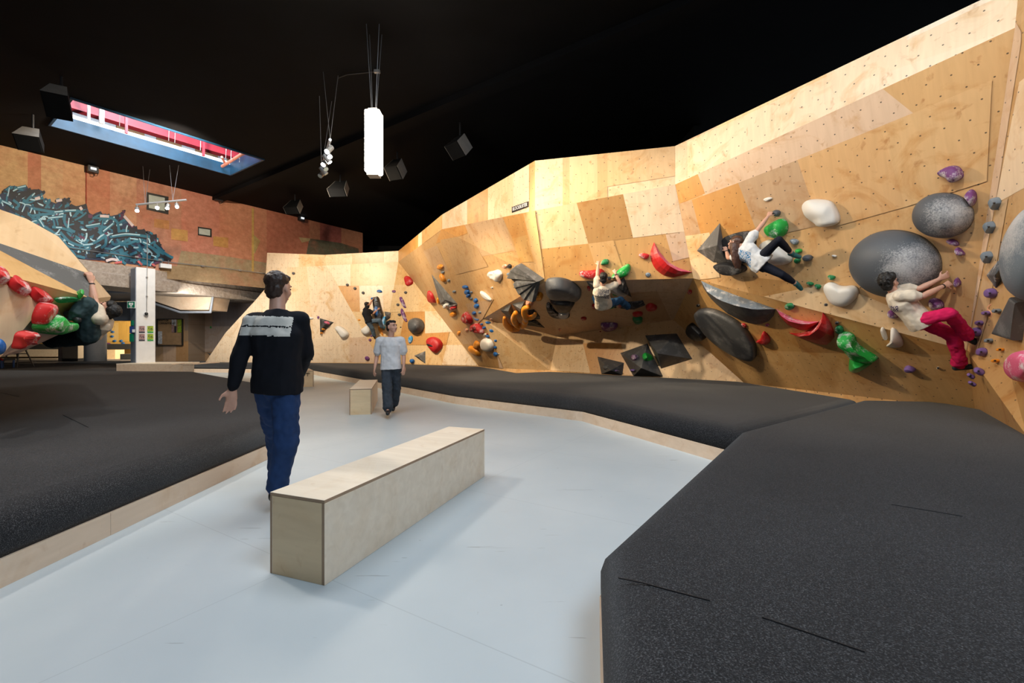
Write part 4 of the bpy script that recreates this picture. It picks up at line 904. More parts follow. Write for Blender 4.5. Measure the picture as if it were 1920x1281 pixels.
# ------------------------------------------------------------------ holds and volumes
FACETS = [FA, FM, FC, FC2, FD1, FD2, LO1, LO2, FB, FBL, FL, FLT, FW2, FW2L, FW3]
CR = {'A': (740, 440, 4.573), 'B': (900, 460, 4.926), 'C': (1080, 440, 4.577), 'D': (1280, 340, 5.333), 'E': (1260, 500, 4.571), 'F': (1560, 300, 4.928),
      'G': (1560, 480, 4.575), 'H': (1780, 520, 5.821), 'I': (540, 560, 6.857), 'J': (840, 480, 5.825), 'K': (720, 540, 8.006), 'L': (480, 440, 4.576), 'M': (1080, 480, 9.857),
      'N': (0, 480, 5.338), 'O': (100, 500, 7.114), 'P': (1240, 0, 2.785), '0': (0, 0, 1)}
def cr(k, pts): a, b, s = CR[k]; return [(a + x / s, b + y / s) for x, y in pts]
def facet_at(x, y):
    best = None
    for f in FACETS:
        if f.poly and inpoly(x, y, f.poly): return f
        if f.poly:
            d = min(math.hypot(x - q[0], y - q[1]) for q in f.poly)
            if best is None or d < best[0]: best = (d, f)
    return best[1]
HC = {'grey': (.12, .13, .145), 'dgrey': (.085, .087, .09), 'black': (.013, .013, .015), 'red': (.50, .010, .012), 'green': (.01, .36, .05), 'dgreen': (.01, .20, .06),
      'blue': (.01, .13, .42), 'cyan': (.02, .30, .62), 'white': (.74, .70, .64), 'orange': (.85, .30, .01), 'purple': (.19, .11, .33), 'plum': (.16, .04, .17),
      'pink': (.62, .10, .20), 'salmon': (.70, .32, .18), 'bluegrey': (.19, .24, .29), 'slate': (.075, .085, .10)}
for k_, c_ in HC.items():
    M['h_' + k_] = holdmat(k_ + '_resin', c_, .12, .5, len(k_))
    M['c_' + k_] = holdmat('chalky_' + k_ + '_resin', c_, .85, .6, len(k_) + 2.5, cs=7.0)
def smooth_outline(pts, n=40, iters=2):
    q = [V((x, y)) for x, y in pts]
    for _ in range(iters):
        q = [p for a, b in zip(q, q[1:] + q[:1]) for p in (a * .75 + b * .25, a * .25 + b * .75)]
    return q
def dome(outline, h, mat, label, sharp=False, apex=None, fc=None, prof='round', name='climbing_hold', group=None, cat='climbing hold', lift=.4, cut=None, noise_=0.0, bolt=True):
    cx, cy = sum(p[0] for p in outline) / len(outline), sum(p[1] for p in outline) / len(outline)
    fc = fc or facet_at(cx, cy)
    q = [V(p) for p in outline] if sharp else smooth_outline(outline)
    lv = [fc.at(p.x, p.y, h * lift) - fc.n * h * lift for p in q]
    ax, ay = apex or (cx, cy)
    ap = fc.at(ax, ay, h) - fc.n * h
    if prof == 'flat': R = [(0, 0), (.0, .75), (.05, .93), (.14, 1), (.55, 1.03)]
    elif prof == 'cone': R = [(0, 0), (.03, .08), (.25, .36), (.5, .64), (.75, .86), (.93, .98)]
    elif prof == 'egg': R = [(1 - math.cos(t), math.sin(t)) for t in [math.pi / 2 * k / 9 for k in range(9)]]
    else: R = [(0, 0), (.0, .22), (.04, .45), (.12, .68), (.26, .86), (.45, .95), (.7, 1.0), (.9, 1.02)]
    rings = []
    for s, g in R:
        ring = []
        for p in lv:
            z = p.lerp(ap, s) + fc.n * (h * g)
            if noise_ and g > .1:
                z += fc.n * (noise.noise(z * (1.2 / max(h, .03))) * noise_ * h)
            ring.append(z)
        rings.append(ring)
    b = MB(); b.loft(rings)
    o = b.build(name, mat, smooth=not sharp)
    tag(o, label, cat, group)
    return o
def pyr(base, apex, h, mat, label, fc=None, cat='climbing volume', group=None, name='wall_volume', extra=None, parent=None):
    cx, cy = sum(p[0] for p in base) / len(base), sum(p[1] for p in base) / len(base)
    fc = fc or facet_at(cx, cy); n = len(base)
    lo = [fc.at(x, y) - fc.n * .01 for x, y in base]
    aps = [apex] if isinstance(apex[0], (int, float)) else apex
    up = [fc.at(x, y, h) for x, y in aps]
    if len(up) == 1:
        vs = lo + up; fs = [(i, (i + 1) % n, n) for i in range(n)] + [tuple(reversed(range(n)))]
    else:   # ridge between two apexes
        vs = lo + up; a, b_ = n, n + 1; mid = fc.at(cx, cy); fs = []
        near = [0 if (lo[i] - up[0]).length < (lo[i] - up[1]).length else 1 for i in range(n)]
        for i in range(n):
            j = (i + 1) % n
            if near[i] == near[j]: fs.append((i, j, n + near[i]))
            else: fs.append((i, j, n + near[j], n + near[i]))
        fs.append(tuple(reversed(range(n))))
    o = fixn(mk(name, vs, fs, mat))
    m = o.modifiers.new('bevel', 'BEVEL'); m.width = .006; m.segments = 1
    return tag(o, label, cat, group)
def sweep(pts, radii, mat, label, flat=.6, fc=None, lift=0.0, group=None, cat='climbing hold'):
    cx, cy = pts[len(pts) // 2]; fc = fc or facet_at(cx, cy)
    c = [fc.at(x, y, lift) for x, y in pts]
    # refine
    P_, R_2 = [], []
    for i in range(len(c) - 1):
        p0, p1, p2, p3 = c[max(0, i - 1)], c[i], c[i + 1], c[min(len(c) - 1, i + 2)]
        for k in range(5):
            t = k / 5
            P_.append(0.5 * ((2 * p1) + (p2 - p0) * t + (2 * p0 - 5 * p1 + 4 * p2 - p3) * t * t + (3 * p1 - p0 - 3 * p2 + p3) * t ** 3)); R_2.append(radii[i] * (1 - t) + radii[i + 1] * t)
    P_.append(c[-1]); R_2.append(radii[-1])
    rings = []
    for i, (p, r) in enumerate(zip(P_, R_2)):
        d = (P_[min(i + 1, len(P_) - 1)] - P_[max(0, i - 1)]).normalized(); s = fc.n.cross(d).normalized()
        r = r * p.y / F
        rings.append([p + s * (math.cos(a) * r) + fc.n * (math.sin(a) * r * flat) for a in [2 * math.pi * k / 14 for k in range(14)]])
    b = MB(); b.loft(rings); o = b.build('climbing_hold', mat, smooth=True)
    return tag(o, label, cat, group)
def ellipse(cx, cy, rx, ry, rot=0, n=20):
    c, s = math.cos(rot), math.sin(rot)
    return [(cx + rx * math.cos(t) * c - ry * math.sin(t) * s, cy + rx * math.cos(t) * s + ry * math.sin(t) * c) for t in [2 * math.pi * i / n for i in range(n)]]
def bolt(parent, fc, x, y, h, r=.012):
    p = fc.at(x, y, h); b = MB(); b.cyl(p - fc.n * .01, p + fc.n * .004, r, 10); b.build('bolt_hole', M['dark'], parent)
def small(k, x, y, rx, ry, mat, label, rot=0, h=None, group=None, teardrop=False, fc=None):
    (px, py), = cr(k, [(x, y)]); s = CR[k][2]; rx, ry = rx / s, ry / s
    o = ellipse(px, py, rx, ry, rot, 12)
    if teardrop:
        o = [(px + (a - px) * (1 - .62 * max(0, (b_ - py) / ry)), b_ + max(0, (b_ - py)) * .25) for a, b_ in ellipse(px, py, rx, ry * 1.05, 0, 24)]
    f_ = fc or facet_at(px, py); d = f_.at(px, py).y
    hh = h or max(.03, min(rx, ry) * d / F * .9)
    ob = dome(o, hh, M[mat], label, fc=f_, group=group)
    bolt(ob, f_, px, py, hh * 1.0, .010)
    return ob
# --- big egg volumes on the right
def chalked(name, col, cpx, rad, o_center_px, fc, amount=.9):
    return None
def egg(cx, cy, rx, ry, rot, h, label, chalk, fc=FA, col=(.085, .095, .110), crad=.35):
    m_ = None
    o = dome(ellipse(cx, cy, rx, ry, rot, 36), h, M['h_slate'], label, fc=fc, prof='egg', name='egg_volume', cat='climbing volume', lift=.42)
    c = fc.at(chalk[0], chalk[1], h * .6) - WLOC[o.name]
    o.data.materials[0] = holdmat('grey_volume_chalked', col, .62, .55, cx * .01, center=tuple(c), radius=crad, cs=6.0)
    for a in (.5, 2.2, 4.0, 5.4):
        p = ellipse(cx, cy, rx * .8, ry * .8, rot, 36)[int(a * 5.7)]
    return o
egg(1670, 500, 87, 64, .08, .42, 'largest grey egg volume, chalk streaked, behind the man in pink trousers', (1712, 500), crad=.42)
egg(1762, 407, 58, 43, 0, .30, 'mid-sized grey egg volume high on the right with a pale chalk haze', (1790, 405), crad=.33)
egg(1932, 470, 62, 102, .28, .34, 'grey dome volume cut off by the right edge of the picture', (1910, 430), fc=FB, crad=.5, col=(.15, .19, .23))
def ph(k, pts, h, mat, label, **kw):
    return dome(cr(k, pts), h, M[mat], label, **kw)
# --- right side holds
ph('F', [(970, 110), (1060, 60), (1150, 55), (1200, 110), (1205, 170), (1150, 200), (1080, 222), (1050, 175), (985, 150)], .16, 'c_plum'  , 'topmost purple flower-like hold, upper right wall', noise_=.5)
ph('F', [(1205, 330), (1275, 265), (1330, 310), (1325, 400), (1280, 440), (1265, 380)], .12, 'c_plum'  , 'purple crescent hold right of the mid-sized egg volume', noise_=.4)
ph('F', [(1040, 745), (1120, 730), (1170, 770), (1165, 800), (1120, 790), (1070, 780)], .08, 'c_plum'  , 'small purple hold hugging the lower edge of the mid-sized egg volume', noise_=.4)
ph('F', [(1120, 850), (1150, 800), (1200, 840), (1235, 880), (1180, 888)], .08, 'c_plum'  , 'small purple hold just below the egg-hugging purple one', noise_=.4)
ph('G', [(1035, 240), (1060, 180), (1095, 220), (1100, 250), (1065, 275)], .12, 'c_plum'  , 'purple hold gripped by both hands of the man in pink trousers', noise_=.3)
ph('G', [(810, 385), (870, 365), (940, 395), (955, 450), (890, 480), (830, 450)], .14, 'c_plum'  , 'purple hold between the arms and thigh of the man in pink trousers', noise_=.3)
ph('G', [(458, 500), (500, 455), (560, 480), (570, 535), (500, 545)], .12, 'c_plum'  , 'purple hold behind the back of the man in pink trousers', noise_=.3)
ph('G', [(613, 960), (650, 948), (710, 975), (715, 995), (660, 1002), (620, 990)], .09, 'h_purple', 'lone smooth purple pebble hold low on the right wall')
small('G', 908, 962, 11, 9, 'h_white', 'tiny white foot chip low on the right wall')
WH = 'h_white'
ph('D', [(1165, 270), (1200, 205), (1290, 182), (1460, 198), (1510, 260), (1560, 370), (1540, 440), (1360, 472), (1290, 430), (1230, 350)], .22, WH, 'large white faceted boulder-shaped hold high up, right of the female climber', noise_=.35, apex=cr('D', [(1400, 330)])[0])
ph('D', [(795, 180), (860, 155), (900, 168), (880, 185), (830, 210)], .05, WH, 'small white sliver hold above the female climber')
ph('D', [(890, 300), (930, 285), (975, 300), (965, 345), (930, 358), (900, 335)], .09, 'h_slate', 'slate grey hold gripped by the female climber’s raised hand')
ph('D', [(800, 470), (860, 430), (930, 385), (990, 378), (1030, 420), (1035, 490), (1000, 555), (910, 582), (830, 540)], .20, 'c_green', 'large glossy green kidney-shaped hold under the raised arm of the female climber')
ph('D', [(755, 640), (800, 600), (880, 588), (980, 640), (1080, 750), (1070, 820), (980, 850), (880, 840), (840, 760), (770, 700)], .22, WH, 'large pale hold behind the legs of the female climber')
ph('D', [(1060, 590), (1100, 575), (1155, 590), (1150, 630), (1110, 640)], .08, 'c_bluegrey', 'grey white-topped hold right of the female climber’s knee')
ph('D', [(1115, 690), (1150, 675), (1190, 685), (1185, 715), (1140, 725)], .07, 'h_green', 'small green hold above the female climber’s upper foot')
ph('D', [(1110, 780), (1160, 760), (1180, 790), (1150, 830), (1115, 815)], .07, 'h_dgreen', 'small dark green hold below the female climber’s upper foot')
ph('D', [(1195, 750), (1240, 735), (1290, 750), (1285, 795), (1240, 805), (1200, 790)], .10, 'h_slate', 'grey knob hold beside the female climber’s upper foot')
ph('D', [(1440, 945), (1480, 938), (1528, 955), (1510, 985), (1475, 992)], .06, 'c_dgreen', 'uppermost of the small green holds near the white moustache-shaped hold')
ph('D', [(1228, 1010), (1270, 1005), (1310, 1025), (1295, 1045), (1260, 1045)], .06, 'c_dgreen', 'left one of two small green holds beside the female climber’s lower foot')
ph('D', [(1308, 1035), (1350, 1030), (1390, 1045), (1375, 1075), (1345, 1085)], .06, 'c_dgreen', 'right one of two small green holds beside the female climber’s lower foot')
ph('D', [(1480, 740), (1515, 735), (1545, 750), (1520, 765)], .04, WH, 'tiny white sliver hold left of the largest egg volume')
ph('E', [(1285, 185), (1310, 145), (1370, 140), (1440, 180), (1540, 165), (1590, 195), (1585, 260), (1530, 320), (1470, 352), (1370, 335), (1320, 270)], .16, WH, 'large white moustache-shaped hold left of the largest egg volume')
small('E', 1320, 326, 18, 14, 'h_dgrey', 'small grey knob under the left end of the white moustache-shaped hold')
# triangular volumes near the female climber
pyr(cr('D', [(123, 700), (370, 405), (450, 830), (302, 826)]), cr('D', [(345, 640)])[0], .30, M['texgrey'], 'tall grey pyramid volume left of the female climber')
dome(cr('D', [(400, 550), (690, 480), (735, 600), (700, 720), (640, 830), (440, 830), (400, 650)]), .10, M['texblack'], 'black rounded plate volume behind the female climber’s hair', sharp=False, prof='flat', name='wall_volume', cat='climbing volume')
dome(cr('D', [(320, 825), (450, 808), (612, 852), (618, 910), (520, 935), (420, 925), (360, 880)]), .22, M['texblack'], 'black chalked shelf volume below the female climber’s hair', prof='flat', name='wall_volume', cat='climbing volume')
# lower row
def shelf(k, top, lip, bot, h, mt, mf, label, fc=None, name='ledge_volume', cat='climbing volume', hp=.8):
    """crescent ledge: wall line, projecting lip and lower wall line share both tips"""
    def res(p, n=15):
        p = [V(q) for q in cr(k, p)]; L = [0]
        for a, b in zip(p, p[1:]): L.append(L[-1] + (b - a).length)
        out = []
        for i in range(n):
            t = L[-1] * i / (n - 1); j = max(0, min(len(p) - 2, next((q for q in range(len(L) - 1) if L[q + 1] >= t - 1e-9), len(p) - 2)))
            out.append(p[j].lerp(p[j + 1], (t - L[j]) / max(1e-9, L[j + 1] - L[j])))
        return out
    a, l, b_ = res(top), res(lip), res(bot); n = len(a); c = l[n // 2]; fc = fc or facet_at(*c)
    hh = [h * math.sin(math.pi * i / (n - 1)) ** hp for i in range(n)]
    A = [fc.at(p.x, p.y) - fc.n * .005 for p in a]; Lp = [fc.at(p.x, p.y, q) for p, q in zip(l, hh)]; B = [fc.at(p.x, p.y) - fc.n * .005 for p in b_]
    Mi = [fc.at(*(l[i].lerp(b_[i], .5)), hh[i] * .72) for i in range(n)]
    vs = A + Lp + Mi + B; fs, fi = [], []
    for i in range(n - 1):
        for r_, mi in ((0, 0), (1, 1), (2, 1)): fs.append((r_ * n + i, r_ * n + i + 1, (r_ + 1) * n + i + 1, (r_ + 1) * n + i)); fi.append(mi)
        fs.append((i, 3 * n + i, 3 * n + i + 1, i + 1)); fi.append(1)
    fs.append((0, n, 2 * n, 3 * n)); fi.append(1); fs.append((n - 1, 4 * n - 1, 3 * n - 1, 2 * n - 1)); fi.append(1)
    o = fixn(mk(name, vs, fs, None, mats=[mt, mf], fmat=fi))
    for p_, m_ in zip(o.data.polygons, fi): p_.use_smooth = False
    return tag(o, label, cat)
shelf('E', [(248, 122), (400, 190), (600, 265), (760, 318), (888, 364)], [(248, 122), (300, 215), (400, 285), (540, 335), (700, 368), (888, 364)], [(248, 122), (270, 195), (350, 300), (480, 410), (620, 480), (740, 505), (830, 470), (875, 420), (888, 364)], .34, M['c_bluegrey'], M['h_dgrey'], 'long grey half-moon ledge volume with chalked top, middle of right wall')
ph('E', [(188, 400), (240, 368), (330, 368), (440, 410), (560, 480), (650, 570), (710, 680), (718, 760), (700, 805), (620, 795), (480, 730), (330, 620), (230, 500)], .14, 'h_dgrey', 'large flat dark grey leaf-shaped volume under the half-moon ledge', prof='flat', name='leaf_volume', cat='climbing volume')
ph('E', [(155, 482), (200, 520), (285, 605), (270, 635), (190, 625), (130, 570), (130, 520)], .12, 'h_black', 'small black half-disc volume left of the dark grey leaf-shaped volume', prof='flat', name='half_disc_volume', cat='climbing volume')
shelf('E', [(890, 360), (960, 400), (1050, 450), (1160, 472), (1262, 470)], [(890, 360), (930, 420), (1000, 468), (1100, 492), (1180, 492), (1262, 470)], [(890, 360), (930, 440), (990, 500), (1080, 545), (1180, 548), (1240, 510), (1262, 470)], .20, M['c_pink'], M['h_red'], 'upper red crescent ledge hold with pale chalked top', name='climbing_hold', cat='climbing hold')
shelf('E', [(1000, 570), (1100, 572), (1180, 545), (1250, 490), (1280, 440), (1293, 392)], [(1000, 570), (1080, 600), (1180, 590), (1250, 535), (1285, 470), (1293, 392)], [(1000, 570), (1140, 632), (1270, 672), (1340, 675), (1395, 610), (1392, 560), (1350, 460), (1293, 392)], .26, M['c_red'], M['h_red'], 'large red shark-fin crescent volume on the right lower wall')
ph('E', [(775, 550), (835, 620), (830, 665), (790, 675), (705, 645), (750, 635), (768, 600)], .10, 'h_red', 'small red fin-shaped hold left of the large red shark-fin volume')
small('E', 150, 220, 18, 20, 'c_red', 'small red peg hold near the cave edge, above the dark leaf volume')
small('E', 222, 335, 15, 12, 'c_black', 'tiny black and white foot chip above the dark leaf volume')
small('E', 612, 507, 28, 18, 'c_red', 'small red peg hold between half-moon ledge and dark leaf volume', rot=.3)
small('E', 815, 503, 18, 12, 'c_pink', 'small dull pink hold under the right end of the half-moon ledge')
small('E', 1005, 345, 42, 30, 'c_dgreen', 'green hold with white chalked side above the upper red crescent')
small('E', 1413, 485, 18, 12, 'h_dgrey', 'small grey stud right of the red shark-fin tip')
small('E', 1430, 545, 40, 34, 'c_dgreen', 'green and white hold just above the big twisted green hold', rot=.7)
ph('E', [(1400, 590), (1470, 585), (1540, 610), (1565, 690), (1640, 745), (1757, 810), (1720, 825), (1580, 815), (1500, 770), (1450, 700)], .22, 'c_green', 'big twisted bright green hold with a long tail', noise_=.3)
ph('E', [(1500, 770), (1600, 810), (1706, 855), (1640, 900), (1560, 950), (1490, 935), (1485, 880)], .26, 'h_green', 'bright green wedge hold directly below the twisted green one', prof='cone')
ph('G', [(410, 620), (440, 615), (465, 680), (475, 725), (450, 725), (425, 680)], .06, WH, 'thin white wavy hold beside the white shark-tooth hold')
ph('G', [(485, 632), (545, 660), (590, 740), (595, 790), (560, 815), (450, 805), (445, 790), (480, 765), (482, 690)], .16, WH, 'white shark-tooth shaped hold right of the green holds', prof='cone')
# --- return wall on the right
for k_, (x, y, rx, ry, mt, lb) in enumerate((
    (1495, 400, 36, 50, 'h_bluegrey', 'topmost blue grey teardrop hold at the right inside corner'),
    (1445, 620, 36, 48, 'h_bluegrey', 'middle blue grey teardrop hold at the right inside corner'),
    (1422, 895, 36, 48, 'h_bluegrey', 'lowest blue grey teardrop hold at the right inside corner'))):
    small('F', x, y, rx, ry, mt, lb, teardrop=True, h=.09, fc=FB)
fB = FB
pyr(cr('G', [(1303, 168), (1415, 30), (1470, 60), (1457, 200), (1397, 290)]), cr('G', [(1400, 165)])[0], .12, M['c_slate'], 'silver grey diamond volume against the right edge dome', fc=FB)
for x, y, rx, ry, mt, lb, f_ in ((437, 175, 56, 55, 'h_purple', 'large purple teardrop hold under the silver diamond volume', FB), (393, 392, 30, 24, 'h_purple', 'small purple hold left of the pink ring chalk mark', FB),
    (507, 368, 30, 24, 'h_bluegrey', 'small blue grey hold right of the pink ring hold', FB), (320, 500, 29, 28, 'h_purple', 'small purple knob above the climber’s upper shoe', FB),
    (283, 598, 46, 52, 'h_purple', 'purple teardrop hold just above the climber’s upper shoe', FB), (420, 692, 27, 25, 'h_bluegrey', 'small blue grey knob right of the climber’s upper shoe', FB),
    (343, 815, 44, 48, 'h_purple', 'purple hold carrying the climber’s upper shoe', FB), (548, 790, 18, 18, 'h_orange', 'upper of two tiny orange holds at the right edge', FB),
    (494, 912, 22, 20, 'h_orange', 'lower of two tiny orange holds at the right edge', FB), (316, 1022, 48, 38, 'h_purple', 'purple hold carrying the climber’s lower shoe', FBL),
    (228, 1074, 28, 24, 'h_purple', 'small purple knob below the climber’s lower shoe', FBL), (243, 1158, 30, 22, 'h_purple', 'lowest small purple knob in the right corner', FBL)):
    small('H', x, y, rx, ry, mt, lb, fc=f_, h=.07)
sweep(cr('H', [(455, 295), (425, 330), (435, 370), (460, 390), (456, 440)]), [1.4, 2.2, 2.2, 1.6, .8], M['c_salmon'], 'thin pale pink hooked hold between small purple and blue grey holds', fc=FB)
pyr(cr('H', [(428, 607), (722, 215), (735, 260), (630, 700)]), cr('H', [(600, 560)])[0], .05, M['texgrey'], 'dark grey blade volume behind the chalked one at the right edge', fc=FB)
dome(cr('H', [(722, 215), (800, 270), (745, 690), (515, 620)]), .10, M['h_dgrey'], 'chalked grey tapering plate volume at the right edge', sharp=True, prof='flat', fc=FB, name='wall_volume', cat='climbing volume')
egg_ = dome(ellipse(1926, 687, 34, 32, 0), .26, M['c_pink'], 'big pink and red rounded hold cut by the right edge of the picture', fc=FB)
# --- cave and centre wall
shelf('C', [(670, 65), (725, 160), (800, 240), (890, 290), (1000, 322)], [(670, 65), (705, 170), (790, 262), (880, 312), (1000, 322)], [(670, 65), (640, 130), (636, 190), (650, 250), (690, 310), (750, 352), (830, 370), (920, 348), (1000, 322)], .24, M['c_pink'], M['h_red'], 'big red crescent moon volume above the cave', name='crescent_volume')
ph('C', [(530, 175), (560, 158), (628, 165), (632, 190), (600, 218), (560, 200)], .08, 'c_red', 'small red and white hold left of the red crescent moon')
small('C', 618, 345, 24, 20, 'h_bluegrey', 'small blue grey hold below the red and white one')
ph('C', [(28, 310), (90, 312), (180, 300), (220, 290), (260, 335), (255, 375), (150, 386), (80, 378), (25, 355)], .14, 'c_red', 'wide red sausage hold left of the cave climber’s head')
ph('C', [(228, 212), (283, 208), (283, 255), (245, 262), (205, 262)], .10, 'c_dgreen', 'small green block hold gripped by the cave climber’s left hand')
ph('C', [(300, 365), (330, 330), (400, 275), (450, 248), (470, 270), (468, 325), (420, 370), (310, 384)], .16, 'c_green', 'bright green ramp hold under the cave climber’s right hand')
small('C', 283, 375, 22, 16, 'h_dgrey', 'grey knob between the red sausage and the green ramp hold')
M['tb2'] = holdmat('black_volume_chalked', (.03, .031, .034), .3, .8, 9.0, cs=6.0)
pyr(cr('C', [(80, 400), (175, 395), (190, 500), (180, 545), (160, 505), (110, 450)]), cr('C', [(155, 440)])[0], .10, M['texgrey'], 'grey triangular volume left of the cave climber')
dome(cr('C', [(345, 440), (412, 390), (478, 560), (400, 520), (370, 470)]), .16, M['tb2'], 'tall black angular volume right of the cave climber', sharp=True, prof='cone', name='wall_volume', cat='climbing volume')
dome(cr('C', [(280, 460), (345, 450), (440, 535), (405, 560), (300, 520)]), .12, M['c_white'], 'pale chalky plate volume beside the cave climber’s hip', sharp=True, prof='cone', name='wall_volume', cat='climbing volume')
dome(cr('C', [(160, 575), (330, 590), (348, 648), (210, 640), (175, 610)]), .14, M['tb2'], 'grey volume under the seat of the cave climber', sharp=True, prof='cone', name='wall_volume', cat='climbing volume')
dome(cr('C', [(380, 620), (440, 600), (575, 585), (595, 625), (500, 665), (380, 655)]), .16, M['tb2'], 'long black chalked wedge volume under the cave climber’s feet', sharp=True, prof='cone', name='wall_volume', cat='climbing volume')
small('C', 340, 512, 28, 15, 'h_green', 'small green hold at the cave climber’s hip')
small('C', 295, 612, 42, 26, 'h_green', 'green hold below the cave climber’s seat')
small('C', 110, 465, 14, 22, 'c_red', 'small red hold left of the grey triangular cave volume', rot=-.4)
small('C', 153, 620, 20, 22, 'c_red', 'red and white knob lower left of the cave climber')
small('C', 375, 610, 17, 20, 'c_red', 'red and white knob beside the cave climber’s foot')
ph('C', [(595, 620), (640, 595), (700, 625), (690, 648), (630, 658), (600, 645)], .11, 'h_red', 'bright red rounded hold on the right of the cave')
ph('C', [(480, 680), (540, 665), (580, 680), (560, 700), (490, 706)], .09, 'h_red', 'red sloping hold under the black wedge volume')
ph('C', [(478, 715), (570, 712), (572, 755), (545, 770), (500, 765)], .10, 'c_dgreen', 'green hold with white flanks at the lower lip of the cave')
ph('C', [(205, 775), (240, 768), (350, 768), (365, 790), (320, 825), (230, 833)], .12, 'c_plum', 'wide magenta boat-shaped hold at the cave’s lower lip')
small('C', 208, 832, 7, 5, 'h_red', 'tiny red chip beside the magenta boat-shaped hold')
small('C', 66, 724, 26, 14, 'c_red', 'small white and red hold left on the cave ceiling')
small('B', 737, 785, 15, 12, 'c_salmon', 'tiny white hold on the cave ceiling near its lowest corner')
# black dome group
fcv = FC
ph('B', [(598, 400), (612, 350), (680, 338), (760, 340), (850, 370), (925, 430), (940, 480), (900, 520), (830, 500), (640, 500), (605, 450)], .26, 'h_dgrey', 'large dark rounded dome volume in the middle of the cave', fc=FC, name='dome_volume', cat='climbing volume')
ph('B', [(640, 500), (760, 492), (890, 515), (860, 570), (820, 620), (720, 620), (660, 560)], .22, 'h_black', 'lower dark bowl volume joined beneath the cave dome', fc=FC, name='bowl_volume', cat='climbing volume')
ph('B', [(610, 560), (640, 540), (680, 600), (830, 640), (825, 682), (700, 678), (640, 650), (612, 600)], .14, 'c_black', 'black curved rim hold hanging under the bowl volume', fc=FC)
ph('B', [(710, 620), (750, 605), (820, 610), (825, 650), (790, 672), (730, 668)], .20, 'c_white', 'white chalky block hold under the bowl volume', fc=FC)
# folded fan volumes
fL = FL
fanc = cr('B', [(565, 322)])[0]
rim1 = cr('B', [(355, 178), (322, 200), (300, 222), (280, 262), (264, 296)])
for i in range(3):
    if i == 2: break
    a, c = [(355, 178), (300, 222), (264, 296)][i:i + 2]
    dome(cr('B', [a, (565, 322), c]), .20 - .05 * i, M['texgrey'], ['topmost grey wedge of the upper fan-shaped volume', 'second grey wedge of the upper fan-shaped volume'][i], fc=FL, sharp=True, prof='flat', name='wall_volume', cat='climbing volume')
pyr(cr('B', [(264, 296), (350, 380), (352, 322), (560, 325)]), cr('B', [(350, 330)])[0], .14, M['texblack'], 'black underside wedge of the upper fan-shaped volume', fc=FL)
fan2 = [(352, 322), (350, 380), (385, 445), (425, 500), (500, 520)]
for i, w_ in enumerate(('first and uppermost', 'second', 'third', 'fourth and lowest')):
    a, c = fan2[i], fan2[i + 1]
    dome(cr('B', [a, (548, 326), c]), .24 - .045 * i, M['texgrey'], w_ + ' narrow grey wedge of the lower fan-shaped volume', fc=FL, sharp=True, prof='flat', name='wall_volume', cat='climbing volume')
pyr(cr('B', [(185, 605), (290, 540), (335, 690), (300, 720)]), cr('B', [(262, 610)])[0], .12, M['texgrey'], 'grey volume at the left end of the cave behind orange holds', fc=FC2)
pyr(cr('B', [(292, 545), (418, 512), (400, 580), (370, 645)]), cr('B', [(375, 590)])[0], .22, M['texgrey'], 'light grey inverted triangle volume above the orange rings', fc=FC2)
pyr(cr('B', [(440, 600), (500, 590), (560, 660), (560, 690), (440, 690)]), cr('B', [(490, 640)])[0], .1, M['texblack'], 'small black volume right of the orange rings', fc=FC2)
pyr(cr('B', [(400, 690), (520, 690), (612, 772), (430, 745)]), cr('B', [(480, 710)])[0], .12, M['texblack'], 'black spiky volume below the orange rings', fc=FC2)
o1, o2, o3 = M['h_orange'], M['c_orange'], M['h_orange']
def ring(k, pts, r, mat, label, lift=.12, fc=FC2): return sweep(cr(k, pts), r, mat, label, flat=.9, fc=fc, lift=lift)
ring('B', [(225, 665), (240, 730), (290, 770), (360, 780)], [2.5, 6, 7, 3], o1, 'orange banana-shaped hold left of the orange rings')
ring('B', [(330, 620), (312, 680), (345, 740), (395, 745), (420, 700), (410, 660)], [4, 6, 6.5, 6.5, 5.5, 3.5], o2, 'large orange chalked ring hold, lower one of the pair', lift=.2)
ring('B', [(450, 570), (410, 590), (415, 650), (460, 670), (500, 650), (510, 630)], [4.5, 5.5, 6, 5.5, 4.5, 3], o3, 'orange ring hold, upper right one of the pair', lift=.26)
small('B', 545, 480, 36, 32, 'h_orange', 'orange block hold right of the fan-shaped volume’s tip', h=.12, fc=FC2)
small('B', 460, 530, 40, 22, 'c_salmon', 'pale chalked hold at the tip of the lower fan-shaped volume', h=.2, fc=FC2)
small('B', 405, 490, 14, 18, 'c_salmon', 'tiny pale hold left of the lower fan tip', fc=FC2)
small('B', 225, 195, 24, 18, 'c_salmon', 'small salmon and white hold above the white star hold')
small('B', 268, 195, 20, 20, 'h_black', 'small black hold beside the salmon hold at the fan top')
small('B', 262, 268, 18, 14, 'h_bluegrey', 'tiny grey hold at the left tip of the upper fan')
small('B', 322, 362, 16, 14, 'h_bluegrey', 'tiny grey hold below the black fan underside')
ph('J', [(430, 175), (480, 172), (530, 150), (580, 190), (578, 230), (555, 295), (500, 260), (430, 235)], .14, WH, 'white star-shaped hold left of the upper fan volume', noise_=.3)
ph('J', [(340, 385), (375, 390), (430, 430), (473, 480), (465, 497), (410, 478), (365, 440)], .09, WH, 'white canoe-shaped hold, centre left wall')
small('J', 478, 347, 12, 9, 'h_white', 'tiny white chip between star-shaped and canoe-shaped white holds')
